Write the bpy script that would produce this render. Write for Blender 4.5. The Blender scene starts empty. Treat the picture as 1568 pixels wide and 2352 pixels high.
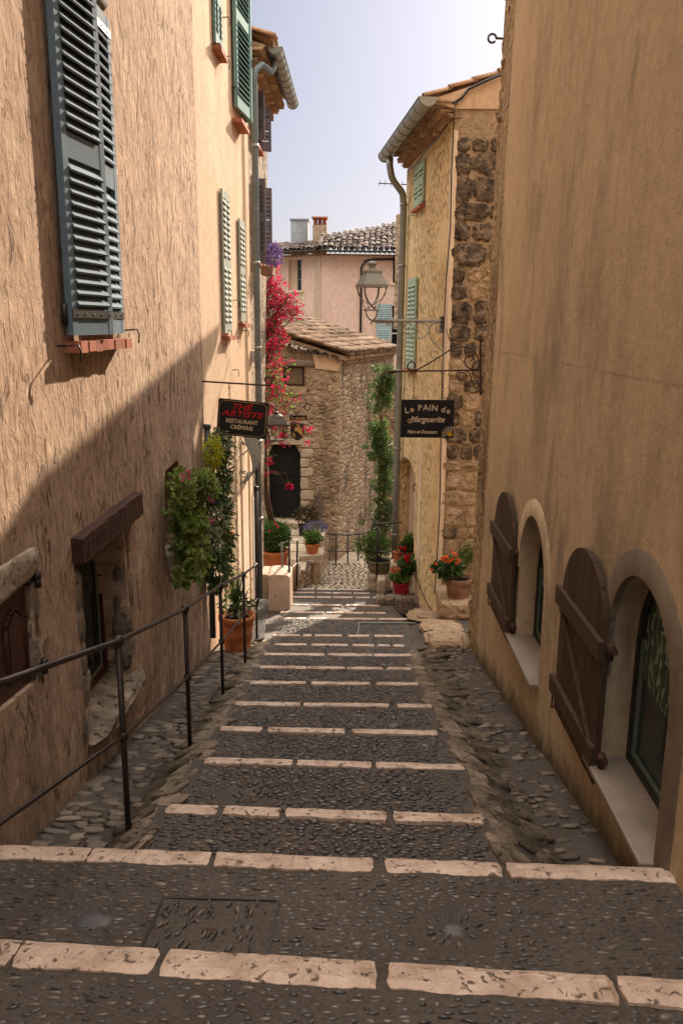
import bpy, bmesh, math, random
from mathutils import Vector, Matrix, noise
from mathutils.geometry import tessellate_polygon
random.seed(7)
S = bpy.context.scene
C = S.collection
R = math.radians
# ------------------------------------------------------------ camera, sky, sun
FPX = 1880.0
PITCH, YAW, ROLL = 12.9, 1.3, 0.5
CAM = Matrix.Rotation(R(YAW), 3, 'Z') @ Matrix.Rotation(R(90 - PITCH), 3, 'X') @ Matrix.Rotation(R(ROLL), 3, 'Z')
cd = bpy.data.cameras.new('camera')
cam = bpy.data.objects.new('camera', cd)
C.objects.link(cam)
cam.rotation_euler = CAM.to_euler()
cd.sensor_fit = 'VERTICAL'; cd.sensor_height = 36.0; cd.lens = 36.0 * FPX / 2352
cd.clip_start = 0.05; cd.clip_end = 2000
S.camera = cam
SKY_FILL, SKY_FILL_K, SKYMAX = (1.0, .93, .84), 18.0, (.84, .85, .99)
SUN = Vector((.284, 1.0, .464)).normalized()
w = bpy.data.worlds.new("World"); S.world = w; w.use_nodes = True
nt = w.node_tree; nt.nodes.clear()
sky = nt.nodes.new('ShaderNodeTexSky'); sky.sky_type = 'NISHITA'; sky.sun_disc = False
sky.sun_elevation = math.asin(SUN.z); sky.sun_rotation = math.atan2(SUN.x, SUN.y)
sky.air_density = 1.0; sky.dust_density = 1.6; sky.ozone_density = 3.0
bg = nt.nodes.new('ShaderNodeBackground'); bg.inputs[1].default_value = 0.10
wo = nt.nodes.new('ShaderNodeOutputWorld')
# the glare round the sun is held down and the high sky lifted: fill light added overhead, out of view
tcw = nt.nodes.new('ShaderNodeTexCoord'); sx_ = nt.nodes.new('ShaderNodeSeparateXYZ'); nt.links.new(tcw.outputs['Generated'], sx_.inputs[0])
rp = nt.nodes.new('ShaderNodeValToRGB'); rp.color_ramp.elements[0].position = .34; rp.color_ramp.elements[0].color = (0, 0, 0, 1)
rp.color_ramp.elements[1].position = .75; rp.color_ramp.elements[1].color = (*SKY_FILL, 1); nt.links.new(sx_.outputs['Z'], rp.inputs[0])
gm = nt.nodes.new('ShaderNodeGamma'); gm.inputs[1].default_value = .55; nt.links.new(sky.outputs[0], gm.inputs[0])
lim = nt.nodes.new('ShaderNodeMix'); lim.data_type = 'RGBA'; lim.blend_type = 'MULTIPLY'; lim.inputs[0].default_value = 1
lim.inputs[7].default_value = (*SKYMAX, 1); nt.links.new(gm.outputs[0], lim.inputs[6])
ad = nt.nodes.new('ShaderNodeMix'); ad.data_type = 'RGBA'; ad.blend_type = 'ADD'; ad.inputs[0].default_value = 1; ad.clamp_result = False
nt.links.new(lim.outputs[2], ad.inputs[6])
vm = nt.nodes.new('ShaderNodeVectorMath'); vm.operation = 'SCALE'; vm.inputs['Scale'].default_value = SKY_FILL_K; nt.links.new(rp.outputs[0], vm.inputs[0])
nt.links.new(vm.outputs[0], ad.inputs[7])
nt.links.new(ad.outputs[2], bg.inputs[0]); nt.links.new(bg.outputs[0], wo.inputs[0])
ld = bpy.data.lights.new('sun', 'SUN'); ld.energy = 5.0; ld.angle = R(0.5); ld.color = (1.0, .82, .65)
lo = bpy.data.objects.new('sun', ld); C.objects.link(lo)
lo.rotation_euler = (-SUN).to_track_quat('-Z', 'Y').to_euler()
S.view_settings.view_transform = 'Standard'; S.view_settings.look = 'None'
S.view_settings.gamma = 1; S.view_settings.exposure = 1.08
S.cycles.max_bounces = 8; S.cycles.diffuse_bounces = 5

# ------------------------------------------------------------ helpers
def ray(u, v):
    return CAM @ Vector(((u - 784) / FPX, (1176 - v) / FPX, -1.0))
def on(u, v, p, n):
    d = ray(u, v); n = Vector(n)
    return d * (Vector(p).dot(n) / d.dot(n))
def onx(u, v, x): return on(u, v, (x, 0, 0), (1, 0, 0))
def ony(u, v, y): return on(u, v, (0, y, 0), (0, 1, 0))
def onz(u, v, z): return on(u, v, (0, 0, z), (0, 0, 1))
G0, GS = -1.57, -.25
def ong(u, v, dz=0): return on(u, v, (0, 0, G0 + dz), (0, -GS, 1))
def wpos(o):
    p = Vector(o.location)
    while o.parent: o = o.parent; p += Vector(o.location)
    return p
V = Vector

class MB:
    def __init__(s): s.v = []; s.f = []; s.sm = []
    def add(s, vs, fs, smooth=False):
        b = len(s.v); s.v += [tuple(x) for x in vs]
        s.f += [tuple(b + i for i in f) for f in fs]; s.sm += [smooth] * len(fs); return s
    def quad(s, a, b, c, d): return s.add([a, b, c, d], [(0, 1, 2, 3)])
    def obox(s, o, ex, ey, ez):
        o, ex, ey, ez = V(o), V(ex), V(ey), V(ez)
        p = [o, o+ex, o+ex+ey, o+ey, o+ez, o+ex+ez, o+ex+ey+ez, o+ey+ez]
        f = [(0,3,2,1),(4,5,6,7),(0,1,5,4),(1,2,6,5),(2,3,7,6),(3,0,4,7)]
        if ex.cross(ey).dot(ez) < 0: f = [q[::-1] for q in f]
        return s.add(p, f)
    def box(s, x0, x1, y0, y1, z0, z1):
        return s.obox((x0,y0,z0), (x1-x0,0,0), (0,y1-y0,0), (0,0,z1-z0))
    def prism(s, poly, ext):
        poly = [V(p) for p in poly]; ext = V(ext); n = len(poly)
        nn = sum((poly[i].cross(poly[(i+1) % n]) for i in range(n)), V((0,0,0)))
        if nn.dot(ext) > 0: poly = poly[::-1]
        tri = tessellate_polygon([poly])
        fs = []
        for t in tri:
            a, b, c = t
            m = (poly[b]-poly[a]).cross(poly[c]-poly[a])
            if m.dot(ext) > 0: t = (a, c, b)
            fs.append(tuple(t))
        fs2 = [tuple(i + n for i in t[::-1]) for t in fs]
        side = [(i, i+n, (i+1) % n + n, (i+1) % n) for i in range(n)]
        side = [q for q in side]
        return s.add(poly + [p + ext for p in poly], fs + fs2 + side)
    def tube(s, path, r, seg=8, cap=True, flat=None):
        path = [V(p) for p in path]; n = len(path)
        rr = r if isinstance(r, (list, tuple)) else [r] * n
        t0 = (path[1] - path[0]).normalized()
        up = V((0,0,1)) if abs(t0.z) < .9 else V((1,0,0))
        a = t0.cross(up).normalized(); vs = []
        for i, p in enumerate(path):
            t = (path[min(i+1, n-1)] - path[max(i-1, 0)])
            if t.length < 1e-9: t = t0
            t.normalize()
            a = (a - t * a.dot(t))
            if a.length < 1e-6: a = t.orthogonal()
            a.normalize(); b = t.cross(a)
            for k in range(seg):
                an = 2*math.pi*k/seg
                vs.append(p + (a*math.cos(an) + b*math.sin(an)) * rr[i])
        fs = []
        for i in range(n-1):
            for k in range(seg):
                fs.append((i*seg+k, i*seg+(k+1) % seg, (i+1)*seg+(k+1) % seg, (i+1)*seg+k))
        if cap:
            fs.append(tuple(range(seg))[::-1]); fs.append(tuple((n-1)*seg + k for k in range(seg)))
        return s.add(vs, fs, True)
    def lathe(s, c, prof, seg=24, wob=0):
        c = V(c); vs = []; fs = []
        for r, z in prof:
            for k in range(seg):
                a = 2*math.pi*k/seg
                rr = r * (1 + wob * noise.noise(V((math.cos(a)*2, math.sin(a)*2, z*6)) + c))
                vs.append(c + V((rr*math.cos(a), rr*math.sin(a), z)))
        for i in range(len(prof)-1):
            for k in range(seg):
                fs.append((i*seg+k, i*seg+(k+1) % seg, (i+1)*seg+(k+1) % seg, (i+1)*seg+k))
        fs.append(tuple(range(seg))[::-1]); fs.append(tuple((len(prof)-1)*seg + k for k in range(seg)))
        return s.add(vs, fs, True)
    def rock(s, c, ex, ey, ez, n=5, amp=.18, seed=None, sq=4.0, smooth=True):
        """a superellipsoid boulder squeezed towards a block, half axes ex, ey, ez"""
        c = V(c); ex, ey, ez = V(ex), V(ey), V(ez)
        sd = V((random.random()*90, random.random()*90, 3)) if seed is None else V((seed, 2, 5))
        nu, nv = n*2, n
        vs = []; fs = []
        for j in range(nv+1):
            th = math.pi*j/nv
            for i in range(nu):
                ph = 2*math.pi*i/nu
                d = V((math.sin(th)*math.cos(ph), math.sin(th)*math.sin(ph), math.cos(th)))
                k = (abs(d.x)**sq + abs(d.y)**sq + abs(d.z)**sq) ** (-1/sq)
                k *= 1 + amp*noise.noise(d*1.7 + sd) + amp*.5*noise.noise(d*4 + sd)
                vs.append(c + ex*d.x*k + ey*d.y*k + ez*d.z*k)
        for j in range(nv):
            for i in range(nu):
                fs.append((j*nu+i, (j+1)*nu+i, (j+1)*nu+(i+1) % nu, j*nu+(i+1) % nu))
        return s.add(vs, fs, smooth)
    def block(s, c, ex, ey, ez, n=6, amp=.12, rnd=.10):
        """a rough hewn block: subdivided box, worn edges, broken faces"""
        c = V(c); E = (V(ex), V(ey), V(ez)); sd = V((random.random()*90, random.random()*90, 7)); idx = {}; vs = []; fs = []
        def vid(i, j, k):
            if (i, j, k) in idx: return idx[(i, j, k)]
            d = [2*q/n-1 for q in (i, j, k)]
            m = [abs(q)**6 for q in d]; e = m[0]*m[1]+m[1]*m[2]+m[0]*m[2]
            v = V(d); f = 1 - rnd*min(1.5, e)*.6
            nn = noise.noise_vector(v*1.3 + sd)*amp + noise.noise_vector(v*3.7 + sd)*amp*.5
            v = v*f + nn
            vs.append(c + E[0]*v.x + E[1]*v.y + E[2]*v.z); idx[(i, j, k)] = len(vs)-1; return len(vs)-1
        for a in range(n):
            for b in range(n):
                for w_ in (0, n):
                    for q in range(3):
                        g = []
                        for (p, r) in ((a, b), (a+1, b), (a+1, b+1), (a, b+1)):
                            t = [0, 0, 0]; t[q] = w_; t[(q+1) % 3] = p; t[(q+2) % 3] = r; g.append(vid(*t))
                        fs.append(tuple(g) if w_ else tuple(g[::-1]))
        if E[0].cross(E[1]).dot(E[2]) < 0: fs = [f[::-1] for f in fs]
        return s.add(vs, fs, False)
    def build(s, name, mt, parent=None, label=None):
        me = bpy.data.meshes.new(name)
        off = wpos(parent) if parent else V((0,0,0))
        me.from_pydata([(x-off.x, y-off.y, z-off.z) for x, y, z in s.v], [], s.f)
        me.polygons.foreach_set('use_smooth', s.sm)
        me.materials.append(mt); me.update()
        o = bpy.data.objects.new(name, me); C.objects.link(o)
        if parent: o.parent = parent
        if label: o['label'] = label
        return o

def _each(s, name, mt, parent=None, label=None, eps=.004):
    n = len(s.v); par = list(range(n))
    def find(a):
        while par[a] != a: par[a] = par[par[a]]; a = par[a]
        return a
    for f in s.f:
        r = find(f[0])
        for i in f[1:]: par[find(i)] = r
    comp = {}
    for i in range(n): comp.setdefault(find(i), []).append(i)
    bx = [[[min(s.v[i][a] for i in c)-eps for a in range(3)], [max(s.v[i][a] for i in c)+eps for a in range(3)], c] for c in comp.values()]
    merged = True
    while merged:
        merged = False
        for i in range(len(bx)):
            for j in range(i+1, len(bx)):
                p, q = bx[i], bx[j]
                if all(p[0][a] <= q[1][a] and q[0][a] <= p[1][a] for a in range(3)):
                    bx[i] = [[min(p[0][a], q[0][a]) for a in range(3)], [max(p[1][a], q[1][a]) for a in range(3)], p[2]+q[2]]
                    del bx[j]; merged = True; break
            if merged: break
    out = []
    for lo_, hi_, c in bx:
        m = {k: i for i, k in enumerate(c)}; t = MB(); t.v = [s.v[k] for k in c]
        for f, g in zip(s.f, s.sm):
            if f[0] in m: t.f.append(tuple(m[i] for i in f)); t.sm.append(g)
        out.append(t.build(name, mt, parent, label))
    return out
MB.build_each = _each
def tag(o, label, cat, group=None, kind=None):
    o['label'] = label
    if cat: o['category'] = cat
    if group: o['group'] = group
    if kind: o['kind'] = kind
    return o
def thing(name, label, cat, loc=(0,0,0), group=None):
    o = bpy.data.objects.new(name, None); C.objects.link(o); o.location = loc
    o.empty_display_size = .1
    return tag(o, label, cat, group)
def struct(o, label, cat='ground'):
    return tag(o, label, cat, kind='structure')

class Facade:
    """a vertical wall plane: s along it, z up, out = distance towards the street"""
    def __init__(f, p0, p1, side):
        f.p0 = V((p0[0], p0[1], 0)); d = V((p1[0], p1[1], 0)) - f.p0
        f.len = d.length; f.t = d.normalized()
        f.n = V((f.t.y, -f.t.x, 0)) * side
    def at(f, u, v, out=0):
        q = f.p0 + f.n*out; p = on(u, v, q, f.n) - q
        return (p.dot(f.t), p.z)
    def P(f, s, z, out=0): return f.p0 + f.t*s + f.n*out + V((0,0,z))
    def box(f, mb, s0, s1, z0, z1, o0, o1):
        return mb.obox(f.P(s0, z0, o0), f.t*(s1-s0), V((0,0,z1-z0)), f.n*(o1-o0))
    def prism(f, mb, poly, o0, o1):
        return mb.prism([f.P(a, b, o0) for a, b in poly], f.n*(o1-o0))
    def wall(f, mb, z0, z1, holes, depth, s0=0, s1=None, top=None, step=None):
        s1 = f.len if s1 is None else s1
        outer = top or [(s0, z0), (s1, z0), (s1, z1), (s0, z1)]
        polys = [[V((a, b, 0)) for a, b in outer]] + [[V((a, b, 0)) for a, b in h[0]] for h in holes]
        flat = [p for q in polys for p in q]
        vs = [f.P(p.x, p.y) for p in flat]; fs = []
        for t in tessellate_polygon(polys):
            a, b, c = t
            if (vs[b]-vs[a]).cross(vs[c]-vs[a]).dot(f.n) < 0: t = (a, c, b)
            fs.append(tuple(t))
        mb.add(vs, fs)
        for h, dp in holes:
            n = len(h)
            for i in range(n):
                a, b = h[i], h[(i+1) % n]
                mb.quad(f.P(*a), f.P(*b), f.P(b[0], b[1], -dp), f.P(a[0], a[1], -dp))
        # body of the house behind the street face
        m = len(outer)
        for i in range(m):
            a, b = outer[i], outer[(i+1) % m]
            mb.quad(f.P(*a), f.P(*b), f.P(b[0], b[1], -depth), f.P(a[0], a[1], -depth))
        mb.add([f.P(a, b, -depth) for a, b in outer], [tuple(range(m))])
        return mb

# ------------------------------------------------------------ materials
class M:
    def __init__(s, name, rough=.85, spec=.3, metal=0):
        s.m = bpy.data.materials.new(name); s.m.use_nodes = True
        s.nt = s.m.node_tree; s.b = s.nt.nodes['Principled BSDF']
        s.b.inputs['Roughness'].default_value = rough
        s.b.inputs['Specular IOR Level'].default_value = spec
        s.b.inputs['Metallic'].default_value = metal
        s.tc = s.n('ShaderNodeTexCoord')
    def n(s, t, **k):
        x = s.nt.nodes.new(t)
        for a, b in k.items(): setattr(x, a, b)
        return x
    def l(s, a, b): s.nt.links.new(a, b)
    def coord(s, sc=(1,1,1), rot=(0,0,0), src=None):
        x = s.n('ShaderNodeMapping'); x.inputs['Scale'].default_value = sc; x.inputs['Rotation'].default_value = rot
        s.l(src or s.tc.outputs['Object'], x.inputs[0]); return x.outputs[0]
    def noise(s, co, scale, detail=4, rough=.55, dist=0, out=0):
        x = s.n('ShaderNodeTexNoise'); x.inputs['Scale'].default_value = scale
        x.inputs['Detail'].default_value = detail; x.inputs['Roughness'].default_value = rough
        x.inputs['Distortion'].default_value = dist; s.l(co, x.inputs['Vector']); return x.outputs[out]
    def voro(s, co, scale, feat='F1', out='Distance', rnd=1):
        x = s.n('ShaderNodeTexVoronoi', feature=feat); x.inputs['Scale'].default_value = scale
        x.inputs['Randomness'].default_value = rnd
        s.l(co, x.inputs['Vector']); return x.outputs[out]
    def ramp(s, fac, stops, interp='LINEAR'):
        x = s.n('ShaderNodeValToRGB'); x.color_ramp.interpolation = interp
        e = x.color_ramp.elements
        while len(e) < len(stops): e.new(.5)
        for i, (p, c) in enumerate(stops):
            e[i].position = p
            e[i].color = (c, c, c, 1) if isinstance(c, (int, float)) else (*c, 1)
        s.l(fac, x.inputs[0]); return x.outputs[0]
    def mix(s, fac, a, b, mode='MIX'):
        x = s.n('ShaderNodeMix', data_type='RGBA', blend_type=mode)
        for sock, val in ((x.inputs[0], fac), (x.inputs[6], a), (x.inputs[7], b)):
            if isinstance(val, (int, float)): sock.default_value = val
            elif isinstance(val, tuple): sock.default_value = (*val, 1)
            else: s.l(val, sock)
        return x.outputs[2]
    def math(s, op, a, b=0, clamp=False):
        x = s.n('ShaderNodeMath', operation=op, use_clamp=clamp)
        for sock, val in ((x.inputs[0], a), (x.inputs[1], b)):
            if isinstance(val, (int, float)): sock.default_value = val
            else: s.l(val, sock)
        return x.outputs[0]
    def geo(s, out='Random Per Island'): return s.n('ShaderNodeNewGeometry').outputs[out]
    def sep(s, co, ax='Z'):
        x = s.n('ShaderNodeSeparateXYZ'); s.l(co, x.inputs[0]); return x.outputs[ax]
    def warp(s, co, scale, amt):
        x = s.n('ShaderNodeTexNoise'); x.inputs['Scale'].default_value = scale; x.inputs['Detail'].default_value = 2
        s.l(co, x.inputs['Vector'])
        a = s.n('ShaderNodeVectorMath', operation='SUBTRACT'); s.l(x.outputs['Color'], a.inputs[0]); a.inputs[1].default_value = (.5,.5,.5)
        b = s.n('ShaderNodeVectorMath', operation='SCALE'); s.l(a.outputs[0], b.inputs[0]); b.inputs['Scale'].default_value = amt
        c = s.n('ShaderNodeVectorMath', operation='ADD'); s.l(co, c.inputs[0]); s.l(b.outputs[0], c.inputs[1])
        return c.outputs[0]
    def color(s, c):
        if isinstance(c, tuple): s.b.inputs['Base Color'].default_value = (*c, 1)
        else: s.l(c, s.b.inputs['Base Color'])
        return s
    def bump(s, h, dist=.02, strength=1.0, prev=None):
        x = s.n('ShaderNodeBump'); x.inputs['Distance'].default_value = dist; x.inputs['Strength'].default_value = strength
        s.l(h, x.inputs['Height'])
        if prev is not None: s.l(prev, x.inputs['Normal'])
        s.l(x.outputs[0], s.b.inputs['Normal']); return x.outputs[0]

def m_simple(name, col, rough=.6, spec=.3, var=.15, sc=12, bump=.002, metal=0):
    k = M(name, rough, spec, metal); co = k.coord()
    n1 = k.noise(co, sc, 5)
    dark = tuple(c*(1-var) for c in col); lite = tuple(min(1, c*(1+var)) for c in col)
    k.color(k.ramp(n1, [(.3, dark), (.7, lite)]))
    if bump: k.bump(k.noise(co, sc*4, 4), bump, .6)
    return k.m

def m_island(name, cols, rough=.6, spec=.3, sc=30, trans=0):
    """every separate leaf, pebble or tile takes its own tone"""
    k = M(name, rough, spec); co = k.coord()
    st = [((i+.5)/len(cols), c) for i, c in enumerate(cols)]
    c = k.ramp(k.geo(), st)
    n1 = k.noise(co, sc, 3)
    c = k.mix(1.0, c, k.ramp(n1, [(.25, .7), (.75, 1.15)]), 'MULTIPLY')
    k.color(c)
    if trans:
        k.b.inputs['Subsurface Weight'].default_value = 0
        t = k.n('ShaderNodeBsdfTranslucent'); k.l(c, t.inputs[0])
        mx = k.n('ShaderNodeMixShader'); mx.inputs[0].default_value = trans
        out = k.nt.nodes['Material Output']
        k.l(k.b.outputs[0], mx.inputs[1]); k.l(t.outputs[0], mx.inputs[2]); k.l(mx.outputs[0], out.inputs[0])
    return k.m

def m_rough_plaster():
    k = M('rough_combed_plaster', .95, .1); co = k.coord()
    w1 = k.warp(co, 2.4, .26)
    st = k.coord((1, 7.5, 2.0), (R(5),0,0), src=w1)
    n1 = k.noise(st, 2.0, 5, .60, 1.2)
    st2 = k.coord((1, 30, 9), src=w1); n2 = k.noise(st2, 1.5, 4, .6)
    crev = k.ramp(n1, [(.36, 0), (.415, .8), (.55, .92), (.66, 1)])
    fine = k.noise(co, 70, 4, .7)
    iso = k.noise(k.coord((1, 1.5, .9)), 9, 9, .74, .5)
    zone = k.ramp(k.noise(co, 1.6, 4), [(.38, .35), (.55, 1)])
    h = k.math('ADD', k.math('MULTIPLY', k.math('MULTIPLY', crev, zone), .95), k.math('ADD', k.math('MULTIPLY', n2, .25), k.math('ADD', k.math('MULTIPLY', fine, .10), k.math('MULTIPLY', iso, .8))))
    big = k.noise(co, .9, 6, .68)
    base = k.ramp(big, [(.3, (.52, .36, .25)), (.5, (.61, .435, .31)), (.7, (.69, .51, .375))])
    c = k.mix(k.math('MULTIPLY', k.math('MULTIPLY', k.math('SUBTRACT', 1, crev), zone), .85), base, (.22, .135, .085))  # gouges also darkened in colour, shade painted into the recesses
    c = k.mix(1, c, k.ramp(iso, [(.38, .76), (.62, 1.12)]), 'MULTIPLY')
    # grey green damp stains and bald patches near the foot of the wall
    stz = k.noise(k.coord((1, 2.2, .7)), 1.7, 6, .65)
    foot = k.ramp(k.math('ADD', k.math('ADD', k.math('MULTIPLY', k.sep(co), -.26), .3), k.math('MULTIPLY', k.sep(co, 'Y'), -.06)), [(.05, 0), (.36, .95)])
    c = k.mix(k.math('MULTIPLY', k.ramp(stz, [(.44, 0), (.60, .85)]), foot), c, (.20, .16, .12))
    stc = k.noise(k.coord((1, 1.1, .9)), 1.1, 4, .6)
    c = k.mix(k.math('MULTIPLY', k.ramp(stc, [(.56, 0), (.75, .5)]), .6), c, (.40, .31, .22))
    k.color(c); k.bump(h, .055, 1.0); return k.m

def m_smooth_plaster(name, cols, stain=(.3, .24, .18), streak=.6, bumpd=.006, crack=False, sx=1.0):
    k = M(name, .92, .12); co = k.coord()
    big = k.noise(co, .8, 5, .6)
    base = k.ramp(big, [(.3, cols[0]), (.55, cols[1]), (.75, cols[2])])
    s1 = k.noise(k.coord((2.6, 2.6, .5), src=k.warp(co, .9, .5)), 1.5, 7, .66)
    s2 = k.noise(co, .55, 3, .6)
    f = k.math('MULTIPLY', k.ramp(s1, [(.5, 0), (.72, 1)]), k.ramp(s2, [(.40, .12), (.62, 1)]))
    c = k.mix(k.math('MULTIPLY', f, streak), base, stain)
    s3 = k.noise(co, 9, 8, .75)
    c = k.mix(1, c, k.ramp(s3, [(.35, .84), (.65, 1.09)]), 'MULTIPLY')
    br = k.noise(k.coord((5, 5, .9)), 2.2, 6, .65)
    c = k.mix(.22, c, k.mix(1, c, k.ramp(br, [(.35, .8), (.65, 1.15)]), 'MULTIPLY'))
    if crack:
        b1 = k.noise(k.coord((.7, .7, .42)), 1.5, 6, .62)
        c = k.mix(k.math('MULTIPLY', k.ramp(b1, [(.52, 0), (.70, .75)]), .8), c, stain)
        zz = k.math('ADD', k.sep(co), k.math('MULTIPLY', k.noise(co, 1.2, 5), .03))
        c = k.mix(k.ramp(zz, [(.0, 0), (.999, 0), (1, 0)]), c, stain)
        ln = k.math('ABSOLUTE', k.math('SUBTRACT', zz, 2.262))
        c = k.mix(k.math('MULTIPLY', k.ramp(ln, [(.002, .5), (.012, 0)]), k.ramp(k.noise(co, 2.5, 3), [(.4, .2), (.6, 1)])), c, (.2, .16, .11))
        ft = k.math('ADD', k.math('MULTIPLY', k.math('ADD', k.sep(co), k.math('MULTIPLY', k.sep(co, 'Y'), .2)), -1), k.math('MULTIPLY', k.noise(co, 3, 5, .7), .5))
        c = k.mix(k.math('MULTIPLY', k.ramp(ft, [(.10, 0), (.34, .95)]), .9), c, (.075, .062, .035))
    k.color(c)
    h = k.math('ADD', k.math('MULTIPLY', k.noise(co, 110, 3, .7), .5), k.math('ADD', k.math('MULTIPLY', k.noise(co, 26, 6, .7), 1.3), k.math('MULTIPLY', k.noise(co, 2.2, 3), 2.2)))
    k.bump(h, bumpd, .9); return k.m

def m_rubble(name, cols, mortar, scale=4.2, zs=1.5, stain=None, amt=.5, mw=.055, bumpd=.035, hide=.0, warp=.16, stretch=(1,1,1)):
    k = M(name, .95, .1); co = k.coord()
    wc = k.warp(co, 5, warp); wc = k.coord((stretch[0], stretch[1], zs), src=wc)
    e = k.voro(wc, scale, 'DISTANCE_TO_EDGE'); cc = k.voro(wc, scale, 'F1', 'Color')
    x = k.n('ShaderNodeSeparateColor'); k.l(cc, x.inputs[0])
    stone = k.ramp(x.outputs[0], [((i+.5)/len(cols), c) for i, c in enumerate(cols)])
    n1 = k.noise(co, 9, 6, .7)
    stone = k.mix(1, stone, k.ramp(n1, [(.3, .72), (.7, 1.18)]), 'MULTIPLY')
    ed = k.math('ADD', e, k.math('MULTIPLY', k.math('SUBTRACT', k.noise(co, 14, 4), .5), .10))
    hid = k.ramp(k.noise(co, 2.2, 4, .6), [(.42, 0), (.6, hide)])
    ed2 = k.math('SUBTRACT', ed, k.math('MULTIPLY', k.math('MULTIPLY', hid, x.outputs[1]), .16))
    msk = k.ramp(ed2, [(mw*.35, 0), (mw*1.3, 1)])
    c = k.mix(msk, mortar, stone)
    if stain:
        sn = k.noise(k.coord((1.2, 1.2, .5)), 1.3, 6, .68)
        c = k.mix(k.math('MULTIPLY', k.ramp(sn, [(.5, 0), (.64, 1)]), amt), c, stain)
    k.color(c)
    h = k.math('ADD', k.math('MULTIPLY', k.ramp(ed2, [(0, 0), (mw*3, 1)]), k.math('ADD', .45, k.math('MULTIPLY', x.outputs[2], .8))), k.math('MULTIPLY', k.noise(co, 17, 6, .72), 1.0))
    k.bump(h, bumpd, 1.0); return k.m

def m_render():
    # cream lime render thinly spread over rough stones, pocked where it has fallen away
    k = M('cream_rough_render', .95, .1); co = k.coord()
    big = k.noise(co, .9, 5, .6)
    c = k.ramp(big, [(.3, (.78, .55, .28)), (.55, (.88, .66, .36)), (.75, (.90, .71, .42))])
    pz = k.noise(k.coord((3.2, 1.9, 1.5), src=k.warp(co, 3, .2)), 6.5, 8, .72, .4)
    pit = k.ramp(pz, [(.53, 0), (.58, .8), (.64, 1)])
    zone = k.ramp(k.noise(co, .8, 3), [(.38, .15), (.55, 1)])
    m = k.math('MULTIPLY', pit, zone)
    c = k.mix(k.math('MULTIPLY', m, .6), c, (.50, .32, .15))
    c = k.mix(k.math('MULTIPLY', k.ramp(pz, [(.62, 0), (.70, 1)]), .7), c, (.20, .13, .07))
    k.color(c)
    k.bump(k.math('SUBTRACT', k.noise(co, 16, 6, .7), k.math('MULTIPLY', m, 1.3)), .035, 1); return k.m
def m_stone(name, cols, pits=.5, bumpd=.01, sc=6, rough=.8, spec=.25, pitc=(.10,.07,.05)):
    k = M(name, rough, spec); co = k.coord()
    n1 = k.noise(co, sc, 6, .65)
    c = k.ramp(n1, [(.3, cols[0]), (.5, cols[1]), (.72, cols[2])])
    isl = k.geo(); c = k.mix(1, c, k.ramp(isl, [(0, .82), (1, 1.1)]), 'MULTIPLY')
    p = k.noise(k.coord((1, 1, 1)), sc*4.2, 5, .62, .4)
    pm = k.ramp(p, [(.59, 0), (.67, 1)])
    c = k.mix(k.math('MULTIPLY', pm, pits), c, pitc)
    k.color(c)
    k.bump(k.math('SUBTRACT', k.math('ADD', k.noise(co, sc*3, 6, .7), k.math('MULTIPLY', n1, .8)), k.math('MULTIPLY', pm, .7)), bumpd, 1)
    return k.m
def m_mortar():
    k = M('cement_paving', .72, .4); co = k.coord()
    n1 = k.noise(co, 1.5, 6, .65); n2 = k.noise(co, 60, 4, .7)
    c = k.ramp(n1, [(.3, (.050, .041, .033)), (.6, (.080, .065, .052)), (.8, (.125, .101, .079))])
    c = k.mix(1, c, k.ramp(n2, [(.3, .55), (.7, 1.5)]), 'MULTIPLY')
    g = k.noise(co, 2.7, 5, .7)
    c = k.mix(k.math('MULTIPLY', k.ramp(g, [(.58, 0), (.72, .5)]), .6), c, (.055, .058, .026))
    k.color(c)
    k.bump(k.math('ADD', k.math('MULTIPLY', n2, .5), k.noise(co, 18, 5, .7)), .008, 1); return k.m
def m_wood(name, a, b, scale=(40, 40, 1.5), rough=.75, bumpd=.004):
    k = M(name, rough, .2); co = k.coord(scale)
    g = k.noise(co, 1.2, 6, .65, .6)
    c = k.ramp(g, [(.3, a), (.65, b)])
    c = k.mix(1, c, k.ramp(k.geo(), [(0, .75), (1, 1.2)]), 'MULTIPLY')
    k.color(c); k.bump(g, bumpd, .8); return k.m
def m_tile(name, cols, moss=(.10,.085,.05)):
    k = M(name, .9, .15); co = k.coord()
    c = k.ramp(k.geo(), [((i+.5)/len(cols), q) for i, q in enumerate(cols)])
    c = k.mix(1, c, k.ramp(k.noise(co, 22, 5, .7), [(.3, .6), (.7, 1.2)]), 'MULTIPLY')
    c = k.mix(k.ramp(k.noise(co, 3.0, 5, .7), [(.52, 0), (.68, .75)]), c, moss)
    k.color(c); k.bump(k.noise(co, 40, 4, .7), .008, .8); return k.m
def m_glass(name, col=(.02,.03,.03), rough=.08):
    k = M(name, rough, .5); k.color(col); return k.m

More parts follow.
